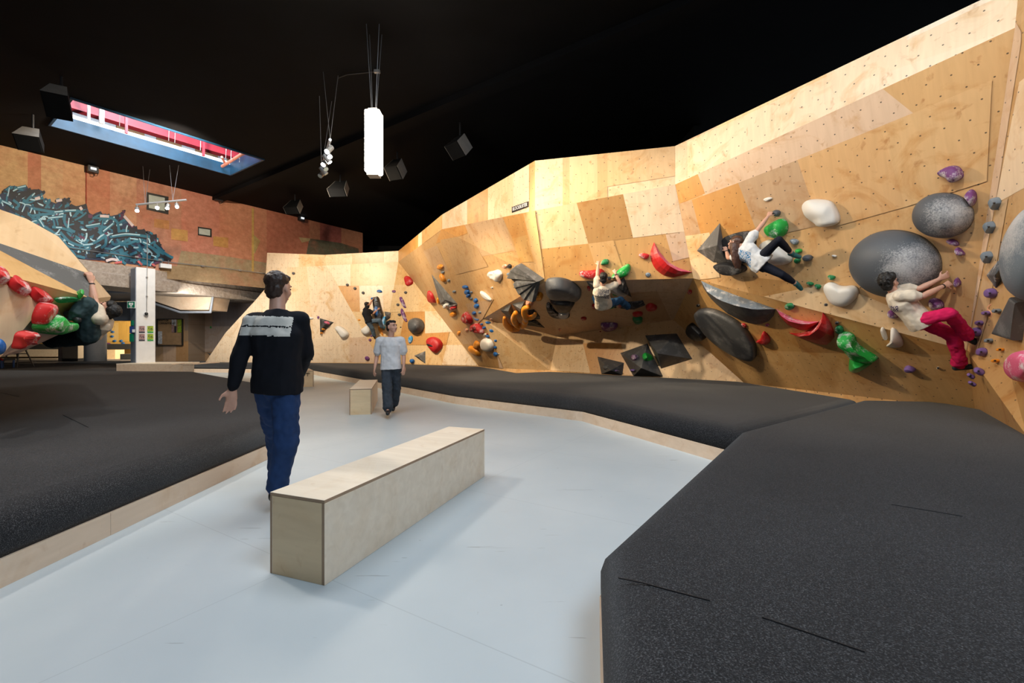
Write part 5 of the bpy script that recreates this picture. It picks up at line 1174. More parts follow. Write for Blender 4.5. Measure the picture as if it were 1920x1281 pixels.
# left part of the leaning wall
pyr(cr('A', [(304, 322), (545, 600), (385, 598)]), cr('A', [(430, 560)])[0], .16, M['texgrey'], 'long grey shark-fin volume on the left of the leaning wall', fc=FL)
pyr(cr('A', [(385, 598), (545, 600), (490, 655), (450, 648)]), cr('A', [(470, 615)])[0], .14, M['c_dgrey'], 'chalky grey underside volume beneath the long shark-fin', fc=FL)
small('A', 440, 612, 22, 22, 'c_white', 'white and pink hold tucked under the long grey shark-fin', fc=FL, h=.2)
small('A', 497, 632, 22, 16, 'c_red', 'red hold tucked under the long grey shark-fin', fc=FL, h=.16)
small('A', 388, 280, 28, 22, 'c_orange', 'upper orange hold above the long shark-fin')
ph('A', [(380, 345), (395, 332), (425, 370), (437, 405), (415, 410), (388, 385)], .09, 'c_orange', 'lower orange crescent hold above the long shark-fin')
small('A', 410, 325, 14, 12, 'h_bluegrey', 'tiny grey hold between the two upper orange holds')
small('A', 460, 395, 12, 12, 'h_bluegrey', 'tiny grey hold right of the orange crescent hold')
small('A', 507, 490, 15, 12, 'h_bluegrey', 'tiny grey hold left of the blue hold trail')
ph('A', [(80, 370), (100, 350), (130, 360), (158, 405), (140, 430), (100, 446), (85, 410)], .14, 'h_red', 'red scoop hold high in the left corner of the leaning wall', noise_=.2)
ph('A', [(277, 490), (290, 480), (320, 510), (345, 575), (345, 592), (300, 590), (277, 560)], .12, 'h_red', 'red fin hold left of the long grey shark-fin')
ph('A', [(360, 535), (375, 560), (388, 598), (365, 595)], .07, 'h_orange', 'narrow orange hold between red fin and grey shark-fin')
small('A', 497, 685, 26, 24, 'h_orange', 'orange brown knob below the long grey shark-fin')
ph('K', [(1155, 440), (1205, 350), (1270, 410), (1320, 480), (1300, 545), (1240, 558), (1180, 510)], .16, 'c_red', 'upper red and white heart-like hold on the left wall', noise_=.3)
ph('K', [(1270, 590), (1330, 540), (1400, 535), (1470, 640), (1490, 690), (1400, 680), (1310, 640)], .16, 'c_red', 'lower red and white hold joined to the heart-like one', noise_=.4)
small('K', 1120, 680, 26, 30, 'c_orange', 'small orange and white hold below the red and white pair')
small('K', 1240, 635, 26, 26, 'c_salmon', 'small white hold left of the lower red and white hold')
ph('J', [(270, 1000), (290, 915), (345, 960), (345, 1010), (300, 1015)], .12, 'h_orange', 'upper orange wedge hold beside the white egg hold')
ph('J', [(212, 990), (260, 985), (330, 1030), (355, 1105), (300, 1090), (225, 1045)], .14, 'h_orange', 'lower orange wedge hold beside the white egg hold')
ph('J', [(348, 970), (360, 915), (410, 898), (460, 925), (490, 990), (480, 1035), (430, 1052), (370, 1030)], .18, WH, 'white egg hold low on the centre wall')
for x, y, rx, ry, rot, lb in ((183, 342, 32, 18, .2, 'topmost blue hold of the curved blue trail'), (203, 397, 28, 28, 0, 'second and roundest blue hold of the curved blue trail'),
    (217, 435, 20, 24, .4, 'third blue hold of the trail, touching the round one'), (298, 490, 20, 26, -.3, 'fourth blue hold of the trail, white sided'), (309, 548, 28, 27, 0, 'fifth blue hold of the trail, heart-like'),
    (282, 627, 22, 20, .5, 'sixth small blue hold above the curved blue crescent'), (362, 748, 12, 9, 0, 'tiny blue chip right of the red and white pair'), (390, 787, 16, 14, .3, 'second tiny blue chip right of the red and white pair'),
    (437, 728, 32, 14, .1, 'flat blue hold at the left corner of the cave'), (480, 817, 32, 20, .1, 'blue hold left of the long blue crescent'), (430, 880, 18, 12, .4, 'tiny blue chip above the white egg hold'),
    (522, 925, 22, 16, -.1, 'small dark blue hold below the long blue crescent'), (516, 998, 20, 14, .1, 'small blue hold right of the white egg'), (515, 1075, 28, 20, .9, 'slanted blue hold under the white egg'),
    (612, 1032, 17, 14, 0, 'small blue chip above the lowest wide blue hold'), (658, 1117, 38, 18, -.05, 'lowest wide blue hold near the mat'), (752, 1143, 20, 14, .1, 'blue chip closest to the mat, centre wall')):
    small('J', x, y, rx, ry, 'h_blue', lb, rot=rot, h=.07)
sweep(cr('J', [(278, 660), (295, 685), (320, 697), (342, 690)]), [1.5, 3, 3.2, 1.6], M['c_blue'], 'curved blue crescent hold in the trail')
sweep(cr('J', [(488, 865), (515, 840), (550, 832), (583, 852)]), [2.2, 3.4, 3.4, 1.5], M['h_blue'], 'long arched blue crescent hold above the white egg')
for x, y, rx, ry, mt, lb in ((250, 397, 16, 12, 'h_bluegrey', 'small grey hold beside the roundest blue hold'), (248, 465, 17, 13, 'h_bluegrey', 'small grey hold under the third blue hold'), (345, 618, 18, 15, 'h_bluegrey', 'small grey hold right of the heart-like blue hold'),
    (470, 695, 18, 10, 'c_salmon', 'small white hold at the left corner of the cave'), (488, 728, 16, 8, 'c_salmon', 'thin white chip at the cave corner beside the flat blue hold'), (400, 862, 16, 14, 'h_white', 'small white chip between red pair and white egg'),
    (428, 853, 7, 7, 'h_red', 'tiny red dot hold above the white egg'), (557, 1072, 11, 9, 'h_white', 'tiny white chip right of the slanted blue hold')):
    small('J', x, y, rx, ry, mt, lb)
# lower centre black pyramids
pyr(cr('C', [(178, 1042), (415, 1098), (400, 1205), (215, 1197)]), cr('C', [(300, 1165)])[0], .36, M['h_dgrey'], 'small black pyramid volume at the foot of the wall, leftmost of three')
pyr(cr('C', [(375, 1015), (612, 930), (748, 1218), (490, 1215)]), cr('C', [(560, 1145)])[0], .62, M['h_dgrey'], 'black four-sided pyramid volume with green and purple holds on it')
pyr(cr('C', [(590, 862), (865, 845), (1002, 1068), (730, 1152)]), cr('C', [(698, 1018)])[0], .62, M['h_dgrey'], 'largest black pyramid volume at the foot of the wall, right of the other two')
small('C', 517, 1063, 34, 34, 'c_plum', 'round purple and white crystal hold on the middle black pyramid', h=.46)
small('C', 613, 1057, 30, 42, 'h_green', 'green oval hold on the middle black pyramid', h=.50)
small('C', 498, 1170, 28, 12, 'c_purple', 'flat purple hold low on the middle black pyramid', h=.34)
small('C', 270, 1142, 40, 28, 'c_dgrey', 'chalky grey block hold on the leftmost black pyramid', h=.26)
small('C', 345, 1172, 32, 10, 'c_purple', 'thin purple hold on the leftmost black pyramid', h=.24)
small('C', 305, 1166, 7, 7, 'h_white', 'tiny white chip on the leftmost black pyramid', h=.26)
small('C', 532, 1098, 6, 6, 'h_white', 'tiny white chip under the purple crystal hold', h=.36)
# --- back wall
ph('L', [(1293, 780), (1300, 730), (1360, 702), (1415, 730), (1430, 785), (1400, 840), (1350, 856), (1305, 830)], .40, 'h_dgrey', 'grey ball volume on the back wall right of the standing man', prof='egg', name='ball_volume', cat='climbing volume')
ph('K', [(617, 800), (660, 745), (740, 725), (820, 760), (870, 830), (850, 900), (780, 975), (740, 980), (660, 900)], .22, 'h_red', 'red pocket hold with dark hollow near the back mat')
o = dome(cr('K', [(635, 840), (690, 835), (780, 880), (775, 900), (700, 890), (650, 870)]), .235, M['dark'], 'x'); red_ = [q for q in bpy.data.objects if q.get('label', '').startswith('red pocket')][0]
for k_ in ('label', 'category'): del o[k_]
o.name = 'pocket'; wl = WLOC['climbing_hold' if False else [n for n in WLOC][-1]]; o.parent = red_; o.location = wl - WLOC[red_.name]
pyr(cr('K', [(445, 1015), (625, 942), (625, 1145)]), cr('K', [(515, 1038)])[0], .18, M['texgrey'], 'small grey pyramid volume by the mat below the red pocket hold')
small('K', 418, 1098, 34, 34, 'h_blue', 'round blue ball hold just above the back mat', h=.12)
small('K', 395, 775, 34, 62, 'c_cyan', 'blue and white hold under the grey ball volume', rot=.2)
for pts, lb in (([(235, 125), (275, 140), (335, 290), (320, 305), (285, 290), (225, 160)], 'upper of two purple crystal bar holds'), ([(250, 292), (290, 330), (348, 490), (335, 518), (300, 490), (245, 370)], 'lower of two purple crystal bar holds')):
    ph('K', pts, .09, 'c_plum', lb)
for x, y, lb in ((1180, 487, 'small pink block hold top right on the back wall'),): ph('L', [(1163, 478), (1198, 476), (1198, 500), (1165, 500)], .06, 'c_plum', lb)
ph('L', [(1035, 478), (1060, 470), (1082, 482), (1080, 498), (1036, 497)], .07, 'c_blue', 'blue block hold above the climber in the black t-shirt')
for x, y, lb in ((320, 332, 'small grey knob top left on the back wall near the walking man’s head'), (783, 431, 'small grey knob, upper left of a descending row of three'), (848, 461, 'small grey knob, middle of a descending row of three'), (918, 499, 'small grey knob, lower right of a descending row of three'),
    (1283, 497, 'small grey knob right of the pink block hold'), (1217, 602, 'small grey knob left of the upper purple crystal bar'), (1229, 687, 'small grey knob left of the lower purple crystal bar')):
    small('L', x, y, 13, 12, 'h_dgrey', lb, h=.08)
small('L', 885, 732, 11, 8, 'h_orange', 'tiny orange hold left of the climber in the black t-shirt')
small('L', 978, 905, 14, 13, 'c_plum', 'small white and purple knob under the climber in the black t-shirt')
small('L', 990, 870, 11, 9, 'c_plum', 'tiny purple knob beside the climber’s foot on the back wall')
small('L', 953, 1062, 22, 18, 'h_plum', 'plum coloured hold low on the back wall', rot=.6)
small('L', 1240, 795, 6, 5, 'h_black', 'tiny black peg left of the grey ball volume')
ph('L', [(668, 800), (700, 778), (745, 800), (795, 845), (785, 880), (745, 896), (720, 870), (700, 835)], .2, WH, 'white bean-shaped hold right of the black triangle volume')
ph('L', [(890, 820), (930, 790), (960, 770), (990, 820), (975, 855), (930, 866)], .2, WH, 'white rounded hold behind the back-wall climber’s legs')
ph('L', [(405, 705), (440, 700), (492, 712), (490, 726), (430, 732), (405, 722)], .07, WH, 'white bar hold left of the black triangle volume')
small('L', 533, 712, 10, 14, 'c_plum', 'tiny pale pink knob at the top of the black triangle volume')
pyr(cr('L', [(545, 715), (670, 752), (548, 864)]), cr('L', [(585, 775)])[0], .25, M['tb2'], 'black triangle volume with splashed colour on the back wall')
small('L', 610, 758, 26, 12, 'c_pink', 'small pink and white hold on the black triangle volume', rot=.4, h=.22)
small('L', 578, 812, 12, 10, 'h_orange', 'small orange hold on the black triangle volume', h=.2)
small('L', 560, 845, 10, 8, 'h_orange', 'tiny orange hold at the bottom of the black triangle volume', h=.15)
ph('0', [(531, 546), (537, 536), (545, 546), (541, 560), (533, 560)], .16, WH, 'white hold beside the walking man’s neck')
pyr([(563, 652), (587.5, 650), (587.5, 677.5), (566, 673)], (572, 660), .18, M['h_black'], 'dark volume beside the walking man’s right arm')
dome(cr('L', [(1000, 545), (1045, 533), (1085, 690), (1070, 760), (1035, 765), (1020, 700)]), .22, M['tb2'], 'tall dark slab volume the back-wall climber hugs', sharp=True, prof='flat', name='wall_volume', cat='climbing volume')
pyr(cr('L', [(1100, 655), (1168, 667), (1165, 720), (1115, 740)]), cr('L', [(1125, 690)])[0], .2, M['texgrey'], 'small grey cube-like volume behind the standing man’s head')
ph('L', [(1010, 640), (1030, 605), (1052, 620), (1062, 680), (1050, 715), (1025, 700)], .34, 'c_blue', 'blue and white oval hold on the tall dark slab')
small('L', 1000, 552, 14, 12, 'h_blue', 'blue hold at the top of the tall dark slab', h=.3)
small('L', 1035, 568, 14, 13, 'c_bluegrey', 'round grey knob at the top of the tall dark slab', h=.3)
ph('L', [(1078, 745), (1090, 705), (1118, 690), (1110, 730), (1108, 790), (1092, 825), (1080, 790)], .2, 'c_cyan', 'blue and white crescent hold behind the standing man’s head')
ph('L', [(1040, 800), (1070, 760), (1085, 830), (1095, 880), (1060, 840)], .06, 'h_orange', 'brown wedge hold under the tall dark slab')
# left recess wall
fR = fb
pyr([(385, 660), (393, 662), (411, 669), (405, 677)], (402, 670), .12, M['h_slate'], 'dark slate spike volume low on the recess wall', fc=fR)
dome([(413, 656), (424, 656), (437, 663), (440, 675), (428, 677), (417, 670)], .16, M['h_green'], 'bright green rounded hold low on the recess wall', fc=fR)
small('0', 395, 614, 1.6, 2.2, 'h_green', 'tiny green hold high on the recess wall', fc=fR)
# side room wall holds
for x, y, mt, rx, ry, lb in ((206, 619, 'h_blue', 3, 2.4, 'top left blue hold on the yellow wall'), (211, 622.5, 'h_blue', 3, 2.2, 'second blue hold on the yellow wall touching the first'), (210, 631, 'h_blue', 3, 2.3, 'blue hold with a chalk halo on the yellow wall'),
    (214.5, 639.5, 'h_blue', 3.2, 2.3, 'blue hold low in the middle of the yellow wall'), (227, 639.5, 'h_blue', 3, 2.5, 'upper of three clustered blue holds on the yellow wall'), (230.5, 644, 'h_blue', 3, 2.5, 'middle of three clustered blue holds on the yellow wall'),
    (225.5, 649.5, 'h_blue', 3.2, 2.2, 'lower of three clustered blue holds on the yellow wall'), (202, 645, 'c_plum', 5, 2.4, 'maroon bar hold on the yellow wall'), (200, 653.5, 'c_plum', 6, 2, 'pale maroon bar hold at the foot of the yellow wall'),
    (197, 624, 'h_dgrey', 1.5, 1.3, 'upper tiny grey peg on the yellow wall'), (197, 633, 'h_dgrey', 1.5, 1.3, 'lower tiny grey peg on the yellow wall')):
    small('0', x, y, rx, ry, mt, lb, fc=fy, h=.08)
# --- holds on the left prow
FP1 = Facet(rA, rB, rF); FPT = Facet(qb, rA, rC)
dome(cr('N', [(-60, 90), (20, 110), (85, 190), (95, 270), (40, 265), (-60, 220)]), .08, M['c_red'], 'red sausage hold at the left edge, nearest end of the red row', fc=FPT)
dome(cr('N', [(75, 180), (150, 180), (240, 240), (310, 330), (315, 385), (260, 380), (170, 330), (100, 265)]), .08, M['c_red'], 'middle red sausage hold of the row on the left prow', fc=FPT)
dome(cr('N', [(275, 290), (340, 295), (430, 350), (530, 445), (540, 468), (450, 470), (370, 420), (320, 370)]), .08, M['c_red'], 'right-hand red sausage hold of the row on the left prow', fc=FPT)
dome(cr('N', [(455, 480), (510, 468), (552, 485), (545, 560), (490, 640), (430, 695), (395, 690), (392, 620), (420, 540)]), .14, M['c_red'], 'fat red half-round hold on the underside of the left prow', fc=FP1)
dome(cr('N', [(440, 750), (470, 660), (540, 565), (585, 600), (640, 680), (735, 650), (750, 700), (720, 745), (620, 770), (530, 800)]), .24, M['c_green'], 'big bright green hold under the hanging climber’s foot', fc=FP1, apex=cr('N', [(560, 700)])[0])
dome(cr('N', [(535, 425), (700, 410), (830, 435), (800, 448), (600, 470), (560, 460)]), .02, M['c_dgreen'], 'flat green chalky strip hold on the left prow edge', fc=Facet(qd, rA, P(120, 600, 5.1)), prof='flat')
dome(cr('N', [(178, 935), (205, 850), (215, 790), (260, 755), (310, 765), (345, 750), (378, 780), (350, 830), (330, 895), (290, 880), (250, 900), (220, 935)]), .12, M['c_red'], 'ragged red rock-like hold at the bottom of the left prow', fc=FP1, noise_=.6)
dome(cr('N', [(-70, 850), (-20, 810), (30, 850), (50, 900), (35, 970), (-10, 1000), (-70, 990)]), .10, M['h_blue'], 'blue round hold cut by the left picture edge', fc=FLW)
dome(cr('N', [(780, 345), (800, 335), (830, 350), (832, 400), (815, 420), (795, 395)]), .08, M['c_green'], 'small green hold gripped by the hanging climber', fc=Facet(qa, pd, qd))
dome(cr('N', [(680, 560), (730, 512), (765, 520), (740, 560), (700, 600), (640, 640), (600, 610)]), .08, M['h_green'], 'small green hold behind the hanging climber’s foot', fc=Facet(qd, P(185, 590, 5.4), P(150, 590, 5.3)))
# ------------------------------------------------------------------ people
def remeshed(b, name, mat, parent, vox=.008, sm=4, disp=0.0, dscale=8.0, mats=None, paint=None, origin=None):
    me = bpy.data.meshes.new('tmp'); me.from_pydata([tuple(v) for v in b.v], [], b.f); me.update()
    t = bpy.data.objects.new('tmp', me); COL.objects.link(t)
    bm = bmesh.new(); bm.from_mesh(me); bmesh.ops.recalc_face_normals(bm, faces=bm.faces); bm.to_mesh(me); bm.free()
    r = t.modifiers.new('r', 'REMESH'); r.mode = 'VOXEL'; r.voxel_size = vox
    s_ = t.modifiers.new('s', 'SMOOTH'); s_.factor = .5; s_.iterations = sm
    bpy.context.view_layer.update(); dg = bpy.context.evaluated_depsgraph_get()
    m2 = bpy.data.meshes.new_from_object(t.evaluated_get(dg)); bpy.data.objects.remove(t); bpy.data.meshes.remove(me)
    org = V(origin) if origin is not None else V(WLOC[parent.name])
    if disp:
        ns = [v.normal.copy() for v in m2.vertices]
        for v, n_ in zip(m2.vertices, ns):
            c = v.co; v.co = c + n_ * disp * (noise.noise(V((c.x * dscale, c.y * dscale, c.z * dscale * .6))) + .5 * noise.noise(c * dscale * 2.3))
    if paint:
        idx = [paint(p.center, p.normal) for p in m2.polygons]
        m2.polygons.foreach_set('material_index', idx)
    for v in m2.vertices: v.co = v.co - org
    for m_ in (mats or [mat]): m2.materials.append(m_)
    if paint: m2.polygons.foreach_set('material_index', idx)
    m2.polygons.foreach_set('use_smooth', [True] * len(m2.polygons)); m2.name = name; m2.update()
    o = bpy.data.objects.new(name, m2); COL.objects.link(o); WLOC[o.name] = org
    if parent is not None: o.parent = parent; o.location = (0, 0, 0)
    else: o.location = org
    return o
SK = simple('skin_light', (.62, .34, .24), .5, var=.06, scale=20); SKd = simple('skin_tan', (.50, .25, .16), .5, var=.06, scale=20)
def cloth(n, c, r=.85): return simple('cloth_' + n, c, r, .2, var=.15, scale=12)
EYEM = simple('eye_dark', (.015, .01, .01), .2); MOUTH = simple('lips', (.42, .13, .11), .5)
def hand(b, w_, d, nrm, curl=.4, s=1.0, side=1):
    """palm, four fingers and a thumb; d points to the fingertips, nrm is the palm side"""
    d = V(d).normalized(); nrm = (V(nrm) - d * V(nrm).dot(d)).normalized(); r = d.cross(nrm) * side
    w_ = V(w_)
    pal = lambda t, wx, th: [w_ + d * t + r * (math.cos(a) * wx) + nrm * (math.sin(a) * th) for a in [2 * math.pi * k / 12 for k in range(12)]]
    b.loft([pal(-.015 * s, .026 * s, .018 * s), pal(.02 * s, .034 * s, .017 * s), pal(.06 * s, .041 * s, .015 * s), pal(.088 * s, .039 * s, .012 * s)])
    for i, (off, L) in enumerate(((-.031, .88), (-.0105, 1.0), (.0105, .95), (.031, .76))):
        p = w_ + d * (.083 * s) + r * (off * s); dr = (d + r * off * 3).normalized(); a = curl * (.8 + .15 * i)
        for seg, L0, ra in ((0, .044, .0095), (1, .028, .0088), (2, .022, .008)):
            rot = Matrix.Rotation(a * (.7 if seg == 0 else 1.0), 3, dr.cross(nrm) if seg == 0 else ax_)
            if seg == 0: ax_ = dr.cross(nrm).normalized()
            dr = (Matrix.Rotation(a * (.7 if seg == 0 else 1.0), 3, ax_) @ dr).normalized()
            q = p + dr * (L0 * L * s); b.cap(p, ra * s, q, (ra - .001) * s, 8, 2); p = q
    p = w_ + d * .018 * s - r * .026 * s
    q = p + (d * .55 - r * .62 + nrm * .35).normalized() * .045 * s; b.cap(p, .014 * s, q, .011 * s, 8, 2)
    q2 = q + (d * .8 - r * .25 + nrm * .4).normalized() * .032 * s; b.cap(q, .011 * s, q2, .0085 * s, 8, 2)
def head(b, c, f, u, s=1.0):
    c, f = V(c), V(f).normalized(); u = (V(u) - f * V(u).dot(f)).normalized(); r = f.cross(u)
    g = lambda x, y, z: c + (r * x + f * y + u * z) * s
    b.ell(g(0, -.012, .028), r * .074 * s, f * .094 * s, u * .088 * s)
    b.ell(g(0, .022, -.02), r * .064 * s, f * .068 * s, u * .085 * s)
    b.ell(g(0, .040, -.072), r * .042 * s, f * .042 * s, u * .036 * s)
    b.ell(g(0, .066, -.094), r * .020 * s, f * .018 * s, u * .016 * s)
    for sd in (-1, 1):
        b.ell(g(sd * .040, .052, -.028), r * .024 * s, f * .026 * s, u * .024 * s)
        b.ell(g(sd * .030, .074, .030), r * .024 * s, f * .014 * s, u * .010 * s)
        b.ell(g(sd * .076, -.012, -.008), r * .010 * s, f * .020 * s, u * .032 * s)
        b.ell(g(sd * .010, .098, -.034), r * .009 * s, f * .011 * s, u * .008 * s)
    b.cap(g(0, .082, .022), .010 * s, g(0, .108, -.026), .0115 * s, 8, 2)
    b.cap(g(-.018, .079, -.062), .008 * s, g(.018, .079, -.062), .008 * s, 8, 2); b.cap(g(-.015, .078, -.073), .009 * s, g(.015, .078, -.073), .009 * s, 8, 2)
    return g, r, f, u
def ringset(c, R, Fv, a, bb, n=18, sq=2.3):
    out = []
    for k in range(n):
        t = 2 * math.pi * k / n; cs, sn = math.cos(t), math.sin(t)
        out.append(c + R * (a * math.copysign(abs(cs) ** (2 / sq), cs)) + Fv * (bb * math.copysign(abs(sn) ** (2 / sq), sn)))
    return out
def torso(b, pel, chest, neck, Rv, RvP, grow=0.0, s=1.0, hem=.0, female=False):
    spine = [pel + (pel - chest).normalized() * hem, pel, pel.lerp(chest, .5), chest, chest.lerp(neck, .6), neck]
    wd = [.165, .16, .140, .165, .125, .055] if not female else [.165, .165, .120, .140, .110, .050]
    dp = [.115, .115, .105, .12, .10, .06] if not female else [.115, .115, .09, .105, .085, .05]
    rings = []
    for i, p in enumerate(spine):
        ax = (spine[min(i + 1, 5)] - spine[max(0, i - 1)]).normalized(); t = i / 5
        R = RvP.lerp(Rv, min(1, t * 1.4)); R = (R - ax * R.dot(ax)).normalized(); Fv = ax.cross(R)
        rings.append(ringset(p, R, Fv, (wd[i] * s + grow), (dp[i] * s + grow)))
    b.loft(rings)
def person(label, J, f, u, shirt, trousers, shoe, haircol, hairkind='short', skin=None, vox=.008, sleeve=.62, s=1.0, hs=1.0, curl=(.4, .4), palm=((0, 0, 0), (0, 0, 0)), palmd=(None, None),
           hem=.10, fat=1.0, slim=False, bare_ankle=False, paint=None, shirtmats=None, female=False, legr=None, base=None, wrist=None, facing=None, ankle_extend=.0):
    skin = skin or SK
    root = empty('person', base or J['pel'], label, 'person')
    pel, chest, neck, hd = J['pel'], J['chest'], J['neck'], J['head']
    Rv = (J['shR'] - J['shL']).normalized(); RvP = (J['hipR'] - J['hipL']).normalized()
    b = MB()
    torso(b, pel, chest, neck, Rv, RvP, -.012, s, 0, female)
    g, r, f_, u_ = head(b, hd, f, u, hs)
    b.cap(neck + (chest - neck) * .1, .056 * s, hd - u_ * .05 * hs - f_ * .012, .052 * s, 12, 2)
    for i, sd in enumerate('LR'):
        sh, el, wr = J['sh' + sd], J['el' + sd], J['wr' + sd]
        b.cap(chest.lerp(neck, .6).lerp(sh, .35), .06 * s, sh, .052 * s); b.cap(sh, .050 * s, el, .036 * s); b.cap(el, .038 * s, el.lerp(wr, .3), .040 * s); b.cap(el.lerp(wr, .3), .040 * s, wr, .025 * s)
        dirn = palmd[i] if palmd[i] is not None else (wr - el)
        hand(b, wr + V(dirn).normalized() * .01, dirn, palm[i] if V(palm[i]).length else f_, curl[i], s, 1 if sd == 'R' else -1)
        hp, kn, an, toe = J['hip' + sd], J['kn' + sd], J['an' + sd], J['toe' + sd]
        b.cap(hp, .078 * s, kn, .05 * s); b.cap(kn, .05 * s, kn.lerp(an, .35), .052 * s); b.cap(kn.lerp(an, .35), .052 * s, an, .034 * s); b.cap(an, .034 * s, an.lerp(toe, .45), .024 * s)
    remeshed(b, 'body', skin, root, vox)
    # eyes, brows and mouth
    for sd in (-1, 1):
        e = MB(); e.ell(g(sd * .030, .083, .008), r * .012 * hs, f_ * .008 * hs, u_ * .006 * hs, 10, 6); e.build('eye', EYEM, root, smooth=True)
        e = MB(); e.cap(g(sd * .018, .091, .030), .0045 * hs, g(sd * .046, .078, .029), .004 * hs, 6, 2); e.build('eyebrow', haircol, root)
    e = MB(); e.cap(g(-.018, .087, -.067), .0045 * hs, g(.018, .087, -.067), .0045 * hs, 6, 2); e.build('mouth', MOUTH, root)
    # hair
    h = MB()
    if hairkind == 'long':
        h.ell(g(0, -.022, .040), r * .088 * hs, f_ * .100 * hs, u_ * .088 * hs)
        dn = J.get('hairdir', V((0, 0, -1))).normalized(); q0 = g(0, -.055, .03) + J.get('hairoff', V((0, 0, 0)))
        sidev = dn.cross(f_).normalized()
        rr = []
        for t, wx, th in ((0, .088, .075), (.10, .105, .08), (.22, .115, .07), (.32, .105, .05), (.42, .07, .02)):
            rr.append(ringset(q0 + dn * t, sidev, f_, wx, th, 14, 2))
        h.loft(rr)
        remeshed(h, 'hair', haircol, root, .009, 3, .008, 30)
    else:
        k = 1.12 if hairkind == 'curly' else 1.03
        h.ell(g(0, -.034, .050), r * .080 * hs * k, f_ * .086 * hs * k, u_ * .074 * hs * k)
        h.ell(g(0, -.056, -.015), r * .068 * hs * k, f_ * .048 * hs * k, u_ * .078 * hs * k)
        h.ell(g(0, .035, .085), r * .060 * hs * k, f_ * .045 * hs, u_ * .030 * hs * k)
        if hairkind == 'curly':
            rn = random.Random(3)
            for _ in range(75):
                a, z = rn.uniform(0, 6.28), rn.uniform(-.5, 1)
                if z < .2 and math.sin(a) > .1: continue
                c_ = math.sqrt(max(0, 1 - z * z * .8)); h.ell(g(.082 * math.cos(a) * c_, -.022 + .092 * math.sin(a) * c_, .04 + .085 * z), r * .024, f_ * .024, u_ * .024, 8, 6)
        remeshed(h, 'hair', haircol, root, .006, 2 if hairkind != 'curly' else 1, .006, 45)
    # shirt
    t = MB(); gr = .018 * fat
    torso(t, pel, chest, neck, Rv, RvP, gr, s, hem, female)
    for sd in 'LR':
        sh, el, wr = J['sh' + sd], J['el' + sd], J['wr' + sd]
        t.cap(chest.lerp(neck, .55).lerp(sh, .25), .075 * s, sh, .066 * s + gr * .4)
        if sleeve <= 1: t.cap(sh, .064 * s + gr * .4, sh.lerp(el, sleeve), .058 * s + gr * .9, 14, 1)
        else:
            t.cap(sh, .064 * s + gr * .3, el, .052 * s + gr * .3); t.cap(el, .052 * s + gr * .3, el.lerp(wr, .93), .037 * s + gr * .2, 14, 1)
    remeshed(t, 'sweater' if sleeve > 1 else 't_shirt', shirt, root, vox, 3, .007 * fat, 9, mats=shirtmats or [shirt], paint=paint)
    # trousers
    t = MB(); lr = legr or ((.10, .085, .078, .080) if not slim else (.088, .062, .060, .042))
    t.ell(pel + (pel - chest).normalized() * .03, RvP * .165 * s, (pel - chest).normalized().cross(RvP) * .118 * s, (chest - pel).normalized() * .13 * s)
    for sd in 'LR':
        hp, kn, an, toe = J['hip' + sd], J['kn' + sd], J['an' + sd], J['toe' + sd]
        e_ = kn.lerp(an, .92 if not bare_ankle else .82)
        t.cap(hp, lr[0] * s, kn, lr[1] * s); t.cap(kn, lr[1] * s, kn.lerp(an, .4), lr[2] * s); t.cap(kn.lerp(an, .4), lr[2] * s, e_, lr[3] * s, 14, 1)
    remeshed(t, 'trousers', trousers, root, vox, 3, .015 if not slim else .002, 11)
    for sd in 'LR':
        an, toe, kn = J['an' + sd], J['toe' + sd], J['kn' + sd]; d = (toe - an).normalized(); up = (kn - an).normalized()
        t = MB(); heel = an - d * .05 - up * .045
        t.cap(heel, .038 * s, heel.lerp(toe, .5) , .042 * s); t.cap(heel.lerp(toe, .5), .042 * s, toe, .033 * s); t.cap(heel, .04 * s, an, .045 * s)
        remeshed(t, 'shoe', shoe, root, .007, 3)
    for sd in (wrist or ''):
        el, wr = J['el' + sd], J['wr' + sd]; d = (wr - el).normalized(); q = wr - d * .02
        t = MB(); t.cyl(q - d * .006, q + d * .006, .031, 16); t.build('wristband', M['dark'], root)
    return root
hb = simple('hair_black', (.008, .006, .005), .6); hbr = simple('hair_dark_brown', (.035, .016, .010), .5)
# man in black walking away
Y = 3.5
J = dict(pel=P(520, 712, Y), chest=P(520, 628, 3.48), neck=P(520, 583, 3.50), head=P(523, 541, 3.56), shL=P(476, 604, 3.46), shR=P(562, 602, 3.54), elL=P(449, 672, 3.40), wrL=P(436, 728, 3.40),
         elR=P(575, 662, 3.62), wrR=P(560, 705, 3.82), hipL=P(502, 728, 3.52), hipR=P(537, 728, 3.50), knR=P(536, 828, 3.44), anR=P(517, 922, 3.46), toeR=P(521, 932, 3.70),
         knL=P(519, 812, 3.86), anL=P(524, 886, 4.02), toeL=P(524, 889, 4.24))
def stripes(c, n_):
    px, py = 960 + F * c.x / c.y, H - F * (c.z - CZ) / c.y
    sl = (px - 500) * .03 + 1.2 * noise.noise(V((px * .12, 0, 7))) + .5 * noise.noise(V((px * .6, 0, 3)))
    if 457 + (py - 593) * -.25 < px < 551 - (py - 593) * .2 and n_.y < .2 and (593 + sl < py < 611 + sl or 613.5 + sl < py < 630 + sl): return 1
    return 0
